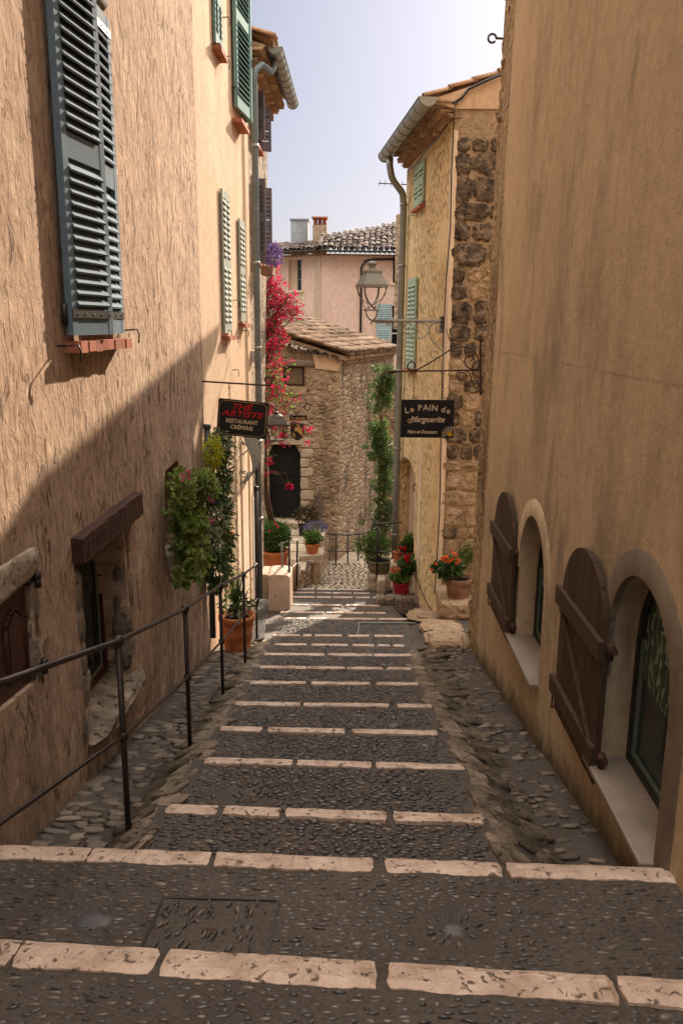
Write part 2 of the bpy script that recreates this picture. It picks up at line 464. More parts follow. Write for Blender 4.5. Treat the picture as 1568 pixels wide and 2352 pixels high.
MT = dict(
 plaster1=m_rough_plaster(),
 plaster2=m_smooth_plaster('brushed_ochre_plaster', [(.56,.385,.25),(.64,.455,.30),(.70,.52,.36)], (.42,.28,.18), .6, .008),
 plasterA=m_smooth_plaster('stained_tan_plaster', [(.50,.385,.245),(.555,.43,.28),(.61,.48,.32)], (.19,.155,.11), .9, .010, True),
 plasterP=m_smooth_plaster('pink_plaster', [(.66,.44,.33),(.72,.50,.38),(.76,.55,.42)], (.45,.33,.22), .4, .004),
 trim=m_smooth_plaster('cream_trim', [(.68,.52,.36),(.76,.60,.43),(.80,.66,.49)], (.5,.38,.25), .4, .003),
 arch=m_smooth_plaster('grey_weathered_plaster', [(.13,.10,.075),(.20,.155,.11),(.33,.25,.17)], (.10,.085,.065), .9, .008),
 cream=m_render(),
 rubble=m_rubble('rubble_stone', [(.34,.235,.15),(.50,.37,.25),(.27,.17,.10),(.56,.43,.30),(.42,.30,.19)], (.44,.30,.185), 5.6, 1.5, (.10,.07,.05), .65, .10, .05, 0, .16),
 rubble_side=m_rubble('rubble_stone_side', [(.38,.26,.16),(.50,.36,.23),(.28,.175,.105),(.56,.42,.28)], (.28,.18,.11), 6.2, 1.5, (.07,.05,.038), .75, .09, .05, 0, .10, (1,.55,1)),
 rubble3=m_rubble('grey_stone_wall', [(.40,.33,.25),(.52,.44,.34),(.33,.26,.2)], (.46,.37,.27), 7, .7, (.13,.10,.08), .6, .07, .05),
 rubbleA=m_rubble('crumbling_stone_end', [(.52,.38,.23),(.42,.30,.17),(.60,.45,.28)], (.50,.36,.215), 5, 1.2, (.12,.08,.05), .7, .09, .07, .5, .3),
 quoin=m_stone('blackened_quoin', [(.032,.028,.025),(.19,.14,.10),(.56,.42,.28)], .7, .09, 5.5, .95, .1, (.022,.019,.017)),
 quoin2=m_stone('warm_quoin', [(.28,.19,.12),(.46,.33,.21),(.56,.42,.28)], .6, .04, 5, .95, .1, (.12,.08,.05)),
 mortarB=m_stone('warm_mortar', [(.34,.24,.15),(.50,.36,.225),(.60,.45,.30)], .5, .05, 9, .95, .1, (.25,.16,.1)),
 paving=m_mortar(),
 white=m_stone('worn_white_limestone', [(.36,.25,.17),(.60,.45,.345),(.74,.59,.48)], .85, .012, 6.5, .34, .65, (.08,.055,.04)),
 kerb=m_stone('grey_kerb_stone', [(.10,.08,.058),(.24,.19,.14),(.42,.335,.25)], .7, .04, 4.5, .85, .2, (.04,.038,.022)),
 slab=m_stone('pale_slab', [(.38,.29,.20),(.52,.41,.29),(.62,.50,.37)], .5, .01, 4, .8, .2, (.2,.15,.1)),
 marble=m_stone('grey_marble', [(.20,.165,.13),(.29,.245,.20),(.36,.31,.26)], .45, .002, 3, .45, .4, (.25,.2,.16)),
 kerb2=m_stone('dark_mossy_rock', [(.06,.052,.036),(.15,.12,.088),(.28,.22,.165)], .7, .04, 5.5, .9, .15, (.03,.032,.016)),
 cobble=m_island('cobble', [(.11,.09,.07),(.22,.175,.135),(.14,.115,.09),(.29,.235,.18),(.08,.066,.055),(.19,.155,.125)], .6, .3),
 pebble=m_island('pebble', [(.028,.027,.028),(.095,.085,.078),(.020,.023,.030),(.17,.14,.115),(.05,.054,.064),(.065,.056,.05),(.13,.085,.055),(.033,.033,.036),(.22,.175,.135)], .30, .65),  # the palest tones are highlights painted onto single pebbles
 iron=m_simple('black_iron', (.030,.022,.019), .42, .5, .35, 30, .002, .3),
 rust=m_simple('rusty_iron', (.065,.032,.022), .7, .3, .4, 30, .003),
 greyiron=m_simple('grey_painted_iron', (.20,.195,.165), .5, .4, .15, 20, .001),
 zinc=m_simple('zinc', (.27,.28,.25), .42, .5, .15, 8, .001, .55),
 dzinc=m_simple('dark_pipe', (.06,.07,.065), .5, .5, .2, 8, .001, .2),
 blue=m_simple('blue_shutter_paint', (.15,.215,.27), .8, .06, .10, 10, .001),
 teal=m_simple('teal_shutter_paint', (.19,.33,.31), .8, .06, .12, 10, .001),
 sage=m_simple('sage_shutter_paint', (.34,.37,.31), .8, .06, .1, 10, .001),
 mint=m_simple('mint_shutter_paint', (.40,.52,.40), .8, .06, .1, 10, .001),
 pblue=m_simple('pale_blue_paint', (.33,.42,.42), .8, .06, .1, 10, .001),
 dshut=m_simple('dark_shutter_paint', (.15,.135,.15), .8, .06, .2, 10, .001),
 white_p=m_simple('white_paint', (.62,.58,.52), .6, .3, .1, 10, .001),
 wood=m_wood('dark_board_wood', (.035,.021,.013), (.085,.052,.032)),
 beam=m_wood('dark_red_beam', (.022,.010,.008), (.085,.038,.024), (30, 1.4, 30), .6, .02),
 oldbeam=m_wood('old_grey_beam', (.11,.085,.065), (.27,.215,.16), (24, 1.4, 24), .85, .008),
 redwood=m_wood('red_brown_wood', (.035,.013,.009), (.065,.024,.016), (30, 30, 2), .4, .001),
 black=m_simple('black_paint', (.012,.011,.011), .45, .4, .3, 15, .001),
 door=m_wood('black_door_wood', (.010,.010,.011), (.020,.019,.019), (2, 2, 30), .6, .003),
 dark=m_simple('dark_interior', (.012,.010,.009), .9, .1, .2, 5, 0),
 glass=m_glass('window_glass'), brick=m_tile('brick_sill', [(.42,.14,.075),(.50,.19,.11),(.36,.12,.07)], (.3,.14,.08)),
 tile=m_tile('canal_tile', [(.20,.12,.07),(.29,.18,.11),(.12,.08,.055),(.36,.25,.16),(.18,.10,.06)], (.07,.058,.036)),
 gtile=m_tile('grey_canal_tile', [(.13,.095,.08),(.20,.15,.12),(.09,.07,.06),(.27,.21,.17)], (.05,.045,.04)),
 eave=m_tile('eave_tile', [(.40,.22,.12),(.50,.31,.18),(.28,.16,.09),(.55,.38,.24)], (.16,.11,.07)),
 terra=m_simple('terracotta', (.50,.17,.065), .75, .2, .25, 7, .004),
 terra2=m_simple('weathered_terracotta', (.24,.13,.085), .85, .15, .5, 6, .008),
 redpot=m_simple('red_plastic', (.30,.008,.018), .4, .5, .1, 6, .0),
 tanpot=m_stone('mossy_stone_pot', [(.14,.125,.06),(.25,.21,.11),(.34,.28,.17)], .5, .02, 14),
 leaf=m_island('green_leaf', [(.09,.16,.03),(.15,.25,.045),(.10,.18,.035),(.22,.33,.07),(.06,.11,.022)], .45, .4, 30, .45),
 leafd=m_island('dark_leaf', [(.05,.10,.025),(.08,.15,.04),(.12,.20,.055),(.035,.07,.02)], .42, .4, 30, .4),
 leafy=m_island('yellow_leaf', [(.45,.46,.02),(.60,.58,.03),(.30,.38,.03),(.55,.50,.05)], .5, .3, 30, .45),
 leafg=m_island('silver_leaf', [(.22,.27,.12),(.13,.19,.08),(.38,.40,.24),(.09,.14,.05)], .5, .35, 30, .3),
 brownleaf=m_island('brown_leaf', [(.10,.055,.025),(.06,.045,.02),(.14,.09,.04),(.05,.06,.02)], .6, .3, 30, .3),
 magenta=m_island('magenta_bract', [(.56,.01,.10),(.70,.03,.14),(.42,.01,.05),(.74,.04,.08),(.66,.02,.09),(.80,.10,.22)], .5, .3, 30, .5),
 redfl=m_island('red_petal', [(.60,.008,.012),(.75,.02,.02),(.42,.005,.01)], .5, .3, 30, .35),
 orangefl=m_island('orange_petal', [(.75,.12,.02),(.85,.20,.05),(.72,.08,.03)], .5, .3, 30, .35),
 pinkfl=m_island('pink_petal', [(.60,.10,.22),(.70,.18,.32)], .5, .3, 30, .35),
 lilac=m_island('lilac_petal', [(.20,.15,.30),(.30,.23,.40),(.15,.13,.2)], .5, .3, 30, .35),
 whitefl=m_island('white_petal', [(.7,.66,.55),(.75,.55,.06),(.75,.7,.6)], .5, .3, 30, .35),
 twig=m_island('twig', [(.12,.07,.04),(.18,.11,.07),(.08,.05,.035)], .85, .1),
 signblack=m_simple('black_sign_board', (.010,.009,.010), .35, .5, .2, 5, 0),
 gold=m_simple('gold_line', (.60,.38,.10), .5, .4, .1, 5, 0),
 creampaint=m_simple('cream_lettering', (.72,.58,.38), .6, .3, .05, 5, 0),
 redpaint=m_simple('red_lettering', (.55,.012,.015), .6, .3, .05, 5, 0),
 yellowp=m_simple('yellow_paint', (.80,.42,.02), .6, .3, .05, 5, 0),
 chim=m_simple('grey_chimney', (.34,.36,.37), .8, .2, .15, 3, .003),
)
# ------------------------------------------------------------ ground and stairs
def lerp(a, b, t): return a + (b-a)*t
def interp(tab, x):
    if x <= tab[0][0]: return tab[0][1]
    for (a, p), (b, q) in zip(tab, tab[1:]):
        if x <= b: return p + (q-p)*(x-a)/(b-a)
    return tab[-1][1]
# stone rows: left end pixel, right end pixel, stone spans (in photo columns), tread depth of the stone, far z override
ROWS = [
 ((0,2168),(1568,2262),[(-170,52),(58,368),(385,862),(889,1399),(1412,1700)],.20,None),
 ((0,1948),(1568,2004),[(-60,213),(215,487),(500,855),(884,1145),(1160,1640)],.17,None),
 ((390,1853),(1105,1877),[(388,503),(518,645),(658,887),(904,1107)],.14,None),
 ((475,1744),(1062,1761),[(474,673),(683,852),(862,1063)],.13,None),
 ((510,1672),(1002,1682),[(509,602),(617,792),(808,1003)],.13,None),
 ((545,1615),(990,1621),[(543,690),(697,892),(912,991)],.12,None),
 ((578,1567),(958,1571),[(576,703),(715,849),(864,959)],.12,None),
 ((597,1532),(942,1536),[(599,704),(706,791),(797,878),(888,943)],.12,None),
 ((609,1502),(945,1505),[(608,745),(754,854),(858,945)],.13,None),
 ((633,1480),(926,1483),[(632,704),(715,798),(810,858),(868,895),(903,927)],.12,None),
 ((626,1459),(926,1461),[(627,689),(696,716),(724,785),(799,847),(860,925)],.12,None),
 ((649,1420),(937,1422),[(648,703),(711,750),(757,864),(868,936)],.14,None),
 ((645,1406),(885,1408),[(645,662),(671,744),(748,838),(842,885)],.13,None),
 ((665,1389),(871,1391),[(664,708),(714,785),(792,823),(830,871)],.13,14.9),
 ((667,1371),(906,1373),[(666,723),(727,760),(763,810),(816,850),(856,904)],.12,15.8),
 ((673,1361),(850,1363),[(672,722),(729,762),(765,807),(812,850)],.12,16.6),
 ((678,1353),(840,1355),[(676,720),(727,770),(776,838)],.12,17.3),
]
XW, XE = -1.75, 1.4
R_ = []      # per row: y at x=0, slope dy/dx, z
for (a, b, spans, th, yo) in ROWS:
    if yo is None:
        p, q = ong(*a), ong(*b)
    else:
        p, q = ony(a[0], a[1], yo), ony(b[0], b[1], yo)
        z = (p.z+q.z)/2; p, q = onz(*a, z), onz(*b, z)
    k = (q.y-p.y)/(q.x-p.x); y0 = p.y - k*p.x
    z = (p.z+q.z)/2
    R_.append((y0, k, p, q, z))
def row_z(i, x):
    y0, k, p, q, z = R_[i]
    return G0 + GS*(y0+k*x) if ROWS[i][4] is None else z
XL = [(0,-1.0),(4,-1.02),(6.5,-1.03),(8.4,-1.10),(10.9,-1.22),(13,-1.27),(25,-1.3)]
XR = [(0,.66),(5,.66),(8.4,.56),(9.3,.58),(10.9,.72),(13,.80),(14,.62),(18,.62),(25,.62)]
root = thing('stairway', 'long flight of pebbled steps edged with pale worn stones', 'stairs'); root['kind'] = 'structure'
def steptop(i, x, f):
    """surface of the tread between row i-1 and row i, f in 0..1"""
    yb = R_[i][0] + R_[i][1]*x
    if i == 0: ya, za = -2.0, G0 - GS*0 + .10
    else: ya, za = R_[i-1][0] + R_[i-1][1]*x + .005, row_z(i-1, x) - .075
    zb = row_z(i, x) + .0
    return V((x, lerp(ya, yb, f), lerp(za, zb, f)))
tr = MB(); pb = MB()
LAST = len(ROWS)
def ground_at(x, y):
    prev = None
    for i in range(len(ROWS)):
        yb = R_[i][0] + R_[i][1]*x
        if y <= yb:
            ya = -2.0 if i == 0 else R_[i-1][0] + R_[i-1][1]*x
            return steptop(i, x, max(0, (y-ya)/(yb-ya))).z
    yl = R_[-1][0]
    return lerp(row_z(-1 % len(ROWS), 0) - .05, -6.03, min(1, (y-yl)/2.7))
for i in range(len(ROWS)):
    nx, ny = 46, (40 if i == 0 else 16)
    vs, fs = [], []
    for j in range(ny+1):
        f = j/ny
        for k in range(nx+1):
            y = steptop(i, 0, f).y
            xl = XW-.05 if i <= 1 else interp(XL, y)-.04; xr = XE+.6 if i <= 1 else interp(XR, y)+.04
            x = lerp(xl, xr, k/nx); p = steptop(i, x, f)
            p.z += .014*noise.noise(V((x*1.6, p.y*1.6, 0))) + .006*noise.noise(V((x*7, p.y*7, 3))) - .01*math.sin(math.pi*min(1,max(0,(k/nx))))*(i>1)
            vs.append(p)
    for j in range(ny):
        for k in range(nx): fs.append((j*(nx+1)+k, j*(nx+1)+k+1, (j+1)*(nx+1)+k+1, (j+1)*(nx+1)+k))
    b = (ny)*(nx+1)
    vs2 = [vs[b+k] - V((0, -.004, .25)) for k in range(nx+1)]
    n0 = len(vs)
    for k in range(nx): fs.append((b+k, b+k+1, n0+k+1, n0+k))
    tr.add(vs + vs2, fs, True)
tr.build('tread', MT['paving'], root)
# pale edging stones
def stone_block(mb, x0, x1, i, th):
    nx = max(6, int((x1-x0)/.022)); ny = 4; vs = []; fs = []
    sd = random.random()*50
    for j in range(ny+1):
        for k in range(nx+1):
            x = lerp(x0, x1, k/nx)
            edge = .007*noise.noise(V((x*5, sd, j*2.0))) + .005*noise.noise(V((x*31, sd, j)))
            yy = R_[i][0] + R_[i][1]*x + .012 - th*(1-j/ny)
            if j in (0, ny): yy += edge*(1.7 if j == 0 else .35)
            if k in (0, nx):
                x += .012*noise.noise(V((j*1.7, sd, k))) + (.005 if k == 0 else -.005)*(1 if j in (0, ny) else 0)
            z = row_z(i, x) + .018 + .155*th*(1-j/ny) + .004*noise.noise(V((x*9, j, sd))) - (.008 if j in (0, ny) or k in (0, nx) else 0) - .035*(1-j/ny)*0
            if j == 0: z -= .004
            vs.append(V((x, yy, z)))
    for j in range(ny):
        for k in range(nx): fs.append((j*(nx+1)+k, j*(nx+1)+k+1, (j+1)*(nx+1)+k+1, (j+1)*(nx+1)+k))
    # skirt
    ring = [k for k in range(nx+1)] + [j*(nx+1)+nx for j in range(1, ny+1)] + [ny*(nx+1)+k for k in range(nx-1, -1, -1)] + [j*(nx+1) for j in range(ny-1, 0, -1)]
    n0 = len(vs); vs += [vs[r] - V((0, 0, .12)) for r in ring]
    m = len(ring)
    for a in range(m): fs.append((ring[a], n0+a, n0+(a+1) % m, ring[(a+1) % m]))
    mb.add(vs, fs, False)
ROWS = [(a, b, sp, th*.68, yo) for a, b, sp, th, yo in ROWS]
for i, (a, b, spans, th, yo) in enumerate(ROWS):
    y0, k, p, q, z = R_[i]
    for (ua, ub) in spans:
        mb = MB()
        xa, xb = (on(uu, lerp(a[1], b[1], (uu-a[0])/(b[0]-a[0])), p, (-k, 1, 0)).x for uu in (ua, ub))
        stone_block(mb, xa, xb, i, th)
        mb.build('edging_stone', MT['white'], root)
# pebbles
def pebble(mb, x, y, z, L, W, H, a):
    ca, sa = math.cos(a), math.sin(a); vs = []; n = 8
    for (f, h) in ((1, -.4), (.92, .45), (.55, .92)):
        for k in range(n):
            t = 2*math.pi*k/n; px, py = L*f*math.cos(t), W*f*math.sin(t)
            vs.append((x+px*ca-py*sa, y+px*sa+py*ca, z+H*h))
    vs.append((x, y, z+H)); fs = []
    for r in range(2):
        for k in range(n): fs.append((r*n+k, r*n+(k+1) % n, (r+1)*n+(k+1) % n, (r+1)*n+k))
    for k in range(n): fs.append((2*n+k, 2*n+(k+1) % n, 3*n))
    mb.add(vs, fs, True)
ROS = [ong(u, v) for u, v in ((565,1815),(905,1655),(605,1597),(800,1720),(1043,2120),(770,1540),(910,1600),(640,1438))]
cover = [(onz(346,2030,row_z(1,-.6)), onz(625,2040,row_z(1,-.3)))]
def ring_near(x, y):
    for r in ROS:
        if (x-r.x)**2 + ((y-r.y))**2 < .17**2: return r
    return None
MCX0, MCX1 = -.80, -.32
y0c = R_[0][0] + R_[0][1]*-.55 + .015; y1c = R_[1][0] - .34
for i in range(0, 12):
    ya = .9 if i == 0 else R_[i-1][0]; yb = R_[i][0]
    yy = ya + .03
    while yy < yb - ROWS[i][3] - .01:
        xl = XW+.05 if i <= 1 else interp(XL, yy)+.03; xr = XE if i <= 1 else interp(XR, yy)-.02
        x = xl + random.random()*.05
        while x < xr:
            L = random.uniform(.011, .029); W = random.uniform(.0036, .0066)
            if random.random() < .06: W *= 1.9; L *= 1.15
            y = yy + random.uniform(-.007, .007) + R_[i][1]*x
            if i == 1 and MCX0 < x < MCX1 and y0c < y < y1c: x += .07; continue
            if ring_near(x, y) is None and random.random() < .93:
                z = ground_at(x, y) + .014*noise.noise(V((x*1.6, y*1.6, 0)))
                pebble(pb, x, y, z, L, W, random.uniform(.003, .008), random.gauss(0, .13))
            x += 2*L + random.uniform(.012, .036)
        yy += random.uniform(.026, .034) * (1 if yy < 8 else 1.3)
for r in ROS:
    for rad, cnt in ((.05, 7), (.095, 12), (.14, 16)):
        for k in range(cnt):
            a = 2*math.pi*(k+random.random()*.7)/cnt
            if random.random() < .35: continue
            rad = rad*random.uniform(.85,1.1); x, y = r.x+rad*math.cos(a), r.y+rad*math.sin(a)
            pebble(pb, x, y, ground_at(x, y)+.004, .018, .006, .008, a)
# pebbles of the inspection cover run the other way
for _ in range(80):
    x = random.uniform(MCX0+.03, MCX1-.03); y = random.uniform(y0c+.03, y1c-.03)
    pebble(pb, x, y, ground_at(x, y)+.006, random.uniform(.012, .024), .006, .006, 1.45+random.gauss(0, .45))
pbo = pb.build('pebbles', MT['pebble'], root); pbo['kind'] = 'stuff'
mb = MB()
for (u, v) in ((212, 2098), (905,1655), (605,1597), (1045,2118)):
    p = ong(u, v); s = .075 if u == 212 else .05
    mb.rock((p.x, p.y, ground_at(p.x, p.y)-.006), (s,0,0), (0,s*.8,0), (0,0,.018), 6, .3)
mb.build('rosette_stone', m_simple('blue_grey_stone', (.085,.083,.085), .5, .4, .2, 9, .002), root)
# inspection covers
t = thing('inspection_cover', 'large square cover set with pebbles between the two nearest stone rows', 'cover', (-.56, (y0c+y1c)/2, ground_at(-.56, (y0c+y1c)/2)))
mb = MB()
def gs(x, y, dz): return V((x, y, ground_at(x, y)+dz))
for (xa, ya, xb, yb) in ((MCX0,y0c,MCX0,y1c),(MCX1,y0c,MCX1,y1c),(MCX0,y1c,MCX1,y1c)):
    d = V((xb-xa, yb-ya, 0)); n = V((-d.y, d.x, 0)).normalized()*.007
    for o in (-.011,):
        for q in range(6):
            a0, a1 = q/6, (q+1)/6
            pa = gs(xa+d.x*a0, ya+d.y*a0, .002) + n*o/.007; pc = gs(xa+d.x*a1, ya+d.y*a1, .002) + n*o/.007
            mb.obox(pa, pc-pa, n*1.8, V((0,0,.004)))
mb.build('frame', MT['iron'], t)
mb = MB(); mb.rock(gs((MCX0+MCX1)/2, (y0c+y1c)/2, 0), (.03,0,0), (0,.02,0), (0,0,.008)); mb.build('lifting_handle', MT['rust'], t)
pa, pc = ong(820,1452), ong(962,1438)
t = thing('inspection_cover', 'smaller rectangular cover with a steel edge on the middle landing', 'cover', (pa.x, pa.y, ground_at(pa.x, pa.y)))
mb = MB()
for (xa, ya, xb, yb) in ((pa.x,pa.y,pa.x,pc.y+.3),(pc.x,pa.y,pc.x,pc.y+.3),(pa.x,pc.y+.3,pc.x,pc.y+.3)):
    mb.obox(gs(xa, ya, .004), gs(xb, yb, .004)-gs(xa, ya, .004) + V((.02 if xa == xb else 0, 0.03 if ya == yb else 0, 0)), V((.02,0,0)) if xa == xb else V((0,.03,0)), V((0,0,.02)))
mb.build('frame', MT['zinc'], t)

# side gutters paved with cobbles and the sloping kerb rocks
def zl(y): return interp([(3.2,-2.60),(9.1,-3.86),(13.3,-4.98),(14.6,-5.26),(30,-9)], y)
def zr(y): return interp([(3.2,-2.64),(9.2,-3.87),(9.9,-3.98),(30,-9)], y)
def side_z(y, x, side):
    zc = G0 + GS*y - .05 if y < 14 else interp([(14,-5.12),(14.9,-5.27),(17.3,-5.77)], y)
    if side < 0: t = (x-(XW))/(interp(XL, y)-XW); zg = zl(y)
    else: t = (XE-x)/(XE-interp(XR, y)); zg = zr(y)
    t = max(0, min(1, (t-.45)/.5)); t = t*t*(3-2*t)
    if y > 10.2 and side > 0: zg = max(zg, zc-.02)
    return lerp(zg, zc, t)
for side, nm, lab, yend in ((-1, 'gutter_paving', 'cobbled gutter strip beside the rough left wall', 15.2), (1, 'gutter_paving', 'cobbled gutter strip along the tan right wall', 13.6)):
    mb = MB(); vs = []; fs = []; nx = 22; ny = 260
    ystart = 3.3
    for j in range(ny+1):
        y = lerp(ystart, yend, j/ny)
        for k in range(nx+1):
            if side < 0: x = lerp(XW-.6, interp(XL, y)+.02, k/nx)
            else: x = lerp(interp(XR, y)-.02, XE+.9, k/nx)
            vs.append(V((x, y, side_z(y, x, side) + .02*noise.noise(V((x*5, y*3, 9))) + .008*noise.noise(V((x*16, y*16, 9))))))
    for j in range(ny):
        for k in range(nx): fs.append((j*(nx+1)+k, j*(nx+1)+k+1, (j+1)*(nx+1)+k+1, (j+1)*(nx+1)+k))
    mb.add(vs, fs, True); go = mb.build(nm, MT['paving']); struct(go, lab, 'path')
    mb = MB(); y = ystart+.1
    while y < (12.0 if side < 0 else 9.6):
        x0, x1 = (XW+.04, interp(XL, y)-.22) if side < 0 else (interp(XR, y)+.34, XE-.02)
        x = x0 + random.random()*.06
        while x < x1:
            L, W = (random.uniform(.035,.085), random.uniform(.018,.036)) if side < 0 else (random.uniform(.022,.055), random.uniform(.012,.024))
            if random.random() < (.85 if side < 0 else .6):
                mb.rock((x, y+random.uniform(-.02,.02), side_z(y, x, side)+.002), (L,L*random.uniform(-.3,.3),0), (W*random.uniform(-.3,.3),W,0), (0,0,.009), 5, .55, sq=3.2)
            x += L*2 + random.uniform(.01,.06)
        y += random.uniform(.06,.095)
    c = mb.build('cobbles', MT['cobble'], go); c['kind'] = 'stuff'
    # kerb stones: a row of flat pale slabs along the treads, dark rough rock below them
    mb = MB(); mr = MB(); y = ystart + .05
    while y < (10.6 if side < 0 else 9.7):
        L = random.uniform(.20,.42)
        for q in range(2 if side < 0 else 3):
            e = interp(XL, y)-.075-q*.11 if side < 0 else interp(XR, y)+.09+q*.13
            x = e + random.uniform(-.02,.02); yy = y + L*.5 + (random.uniform(-.1,.1) if q else 0)
            sl = (side_z(yy, x+.07, side) - side_z(yy, x-.07, side))/.14
            tw = random.uniform(.10,.42)*(1 if side < 0 else -1)
            hx = random.uniform(.07,.10) if q == 0 else random.uniform(.08,.13); hy = L*.5
            dy = V((tw*hy*.7, hy, tw*hy*.7*sl + hy*GS)); dx = V((hx, -tw*.5*hx, hx*sl + tw*.12*hx))
            if q == 0: mb.block((x, yy, side_z(yy, x, side)-.012), dx, dy, (0,0,.035), 7, .16, .15)
            else: mr.rock((x, yy, side_z(yy, x, side)-.02+random.uniform(-.01,.02)), dx, dy*random.uniform(.6,1.05), (0,0,random.uniform(.03,.045)), 10, .34, sq=random.uniform(4,9), smooth=True)
        y += L*1.04
    mr.build('rough_rock', MT['kerb2'], go)
    mb.build('kerb_stones', MT['kerb'], go)

# lower landing, side path to the cottage and the lane that drops away to the right
mb = MB(); vs = []; fs = []; nx, ny = 30, 50
for j in range(ny+1):
    y = lerp(R_[-1][0], 21.5, j/ny)
    for k in range(nx+1):
        x = lerp(-1.7, 1.0, k/nx)
        z = lerp(row_z(len(ROWS)-1, 0)-.05, -6.03, min(1, (y-R_[-1][0])/2.7))
        vs.append(V((x, y, z + .012*noise.noise(V((x*3, y*3, 1))))))
for j in range(ny):
    for k in range(nx): fs.append((j*(nx+1)+k, j*(nx+1)+k+1, (j+1)*(nx+1)+k+1, (j+1)*(nx+1)+k))
mb.add(vs, fs, True); lane = struct(mb.build('lower_landing', m_stone('pale_paving', [(.30,.235,.16),(.42,.33,.23),(.50,.40,.29)], .3, .012, 5, .7, .3)), 'sunlit pebbled landing below the stairs', 'path')  # paler stone tones than the stair paving
mb = MB(); y = R_[-1][0]+.06
while y < 20.4:
    x = -1.35
    while x < .75:
        L = random.uniform(.03,.05); pebble(mb, x, y+random.uniform(-.02,.02), ground_at(x, y)+.002, L, .014, .016, random.gauss(-.3,.3))
        x += 2*L + random.uniform(.03,.08)
    y += .085
o = mb.build('pebbles', MT['cobble'], lane); o['kind'] = 'stuff'
mb = MB()
for j in range(30):
    y0, y1 = 20.9+j*.5, 21.4+j*.5
    z0 = -6.05 - j*.17
    mb.quad(V((-.8+j*.09, y0, z0)), V((1.6+j*.12, y0, z0)), V((1.6+j*.12, y1, z0-.02)), V((-.8+j*.09, y1, z0-.02)))
    mb.quad(V((-.8+j*.09, y1, z0-.02)), V((1.6+j*.12, y1, z0-.02)), V((1.6+j*.12, y1, z0-.17)), V((-.8+j*.09, y1, z0-.17)))
struct(mb.build('lane', MT['paving']), 'lane dropping away behind the stone cottage', 'path')
def zt(y): return -5.45 + .115*(y-16.9)
mb = MB(); vs = []; fs = []
for j in range(41):
    y = lerp(14.6, 20.7, j/40)
    xr = interp([(14.6,-1.40),(17.0,-1.40),(17.3,-1.34),(18.2,-1.02),(19.2,-.92),(20.7,-.76)], y)
    for k in range(13):
        x = lerp(-3.6, xr, k/12); vs.append(V((x, y, zt(max(y,16.9)) if y > 15.3 else -5.0+.0 if y < 14.9 else lerp(-5.0, zt(16.9), (y-14.9)/.4))))
for j in range(40):
    for k in range(12): fs.append((j*13+k, j*13+k+1, (j+1)*13+k+1, (j+1)*13+k))
mb.add(vs, fs)
for j in range(40):
    a, b = vs[j*13+12], vs[(j+1)*13+12]
    pass
mb2 = MB()
for j in range(40):
    a, b = vs[j*13+12], vs[(j+1)*13+12]
    mb2.quad(a, a-V((0,0,1.5)), b-V((0,0,1.5)), b)
side_path = struct(mb.build('side_path', MT['paving']), 'short raised path of slabs up to the black door', 'path')
mb = MB()
for (x0, x1, y0, y1) in ((-1.95,-1.30,17.05,17.5),(-1.95,-1.2,17.53,18.0),(-1.95,-1.04,18.03,18.55),(-1.9,-.98,18.6,19.1),(-1.95,-1.3,19.15,19.6),(-1.26,-.93,19.15,19.6),(-1.9,-.86,19.65,20.1)):
    nx, ny = 6, 3
    mb.obox((x0, y0, zt(y0)-.03), (x1-x0,0,0), (0, y1-y0, zt(y1)-zt(y0)), (0,0,.05+random.random()*.008))
mb.build('slab', MT['slab'], side_path)
mb2.build('edge_wall', MT['rubble_side'], side_path)
mb = MB(); mb.box(-2.15,-1.15,20.15,20.62,-5.08,-4.93); mb.build('door_step', MT['slab'], side_path)
mb = MB(); vs = []; fs = []; n = 24
for j in range(n+1):
    for k in range(n+1):
        vs.append(V((lerp(-250, 250, k/n), lerp(-60, 500, j/n), -14.0)))
for j in range(n):
    for k in range(n): fs.append((j*(n+1)+k, j*(n+1)+k+1, (j+1)*(n+1)+k+1, (j+1)*(n+1)+k))
mb.add(vs, fs, True); struct(mb.build('ground', MT['paving']), 'earth ground under the village', 'ground')
# ------------------------------------------------------------ facades
F1 = Facade((XW, -3), (XW, 9.1), 1)
F2 = Facade((XW-.03, 9.1), (XW-.03, 13.4), 1)
F3 = Facade((XW-.08, 13.4), (XW-.08, 16.7), 1)
FA = Facade((XE, -3), (XE, 9.3), -1)
FA2 = Facade((XE+.015, 9.3), (XE+.015, 10.35), -1)
FBs = Facade((1.37, 13.5), (.86, 17.7), -1)
FBf = Facade((1.37, 13.5), (3.6, 13.5), 1)
FC = Facade((-4.2, 20.6), (-.72, 20.6), 1)
FCs = Facade((-.50, 20.78), (1.0, 26.0), 1)
FPl = Facade((-7.0, 36.5), (-1.62, 33.0), 1)
FPr = Facade((-1.62, 33.0), (6.0, 33.8), 1)

# ---------- first house on the left
def rough_poly(pts, amp=.02, step=.06):
    out = []
    for i, p in enumerate(pts):
        q = pts[(i+1) % len(pts)]; d = math.dist(p, q); n = max(1, int(d/step))
        for k in range(n):
            f = k/n; a = lerp(p[0], q[0], f); b = lerp(p[1], q[1], f)
            if k: a += random.uniform(-amp, amp); b += random.uniform(-amp, amp)
            out.append((a, b))
    return out
H1 = thing('plaster_house', 'nearest house on the left, peach plaster combed in deep rough strokes', 'house', (XW, 3, -2.2))
w2a, w2b, w2c, w2d = F1.at(207,1700), F1.at(306,1545), F1.at(280,1195), F1.at(170,1295)
w2 = rough_poly([w2a, w2b, w2c, w2d], .012)
d1 = [F1.at(18,1621), F1.at(88,1562), F1.at(70,1300), F1.at(-40,1370), F1.at(-60,1690)]
n1 = [F1.at(380,1290), F1.at(420,1262), F1.at(422,1075), F1.at(405,1058), F1.at(379,1083)]
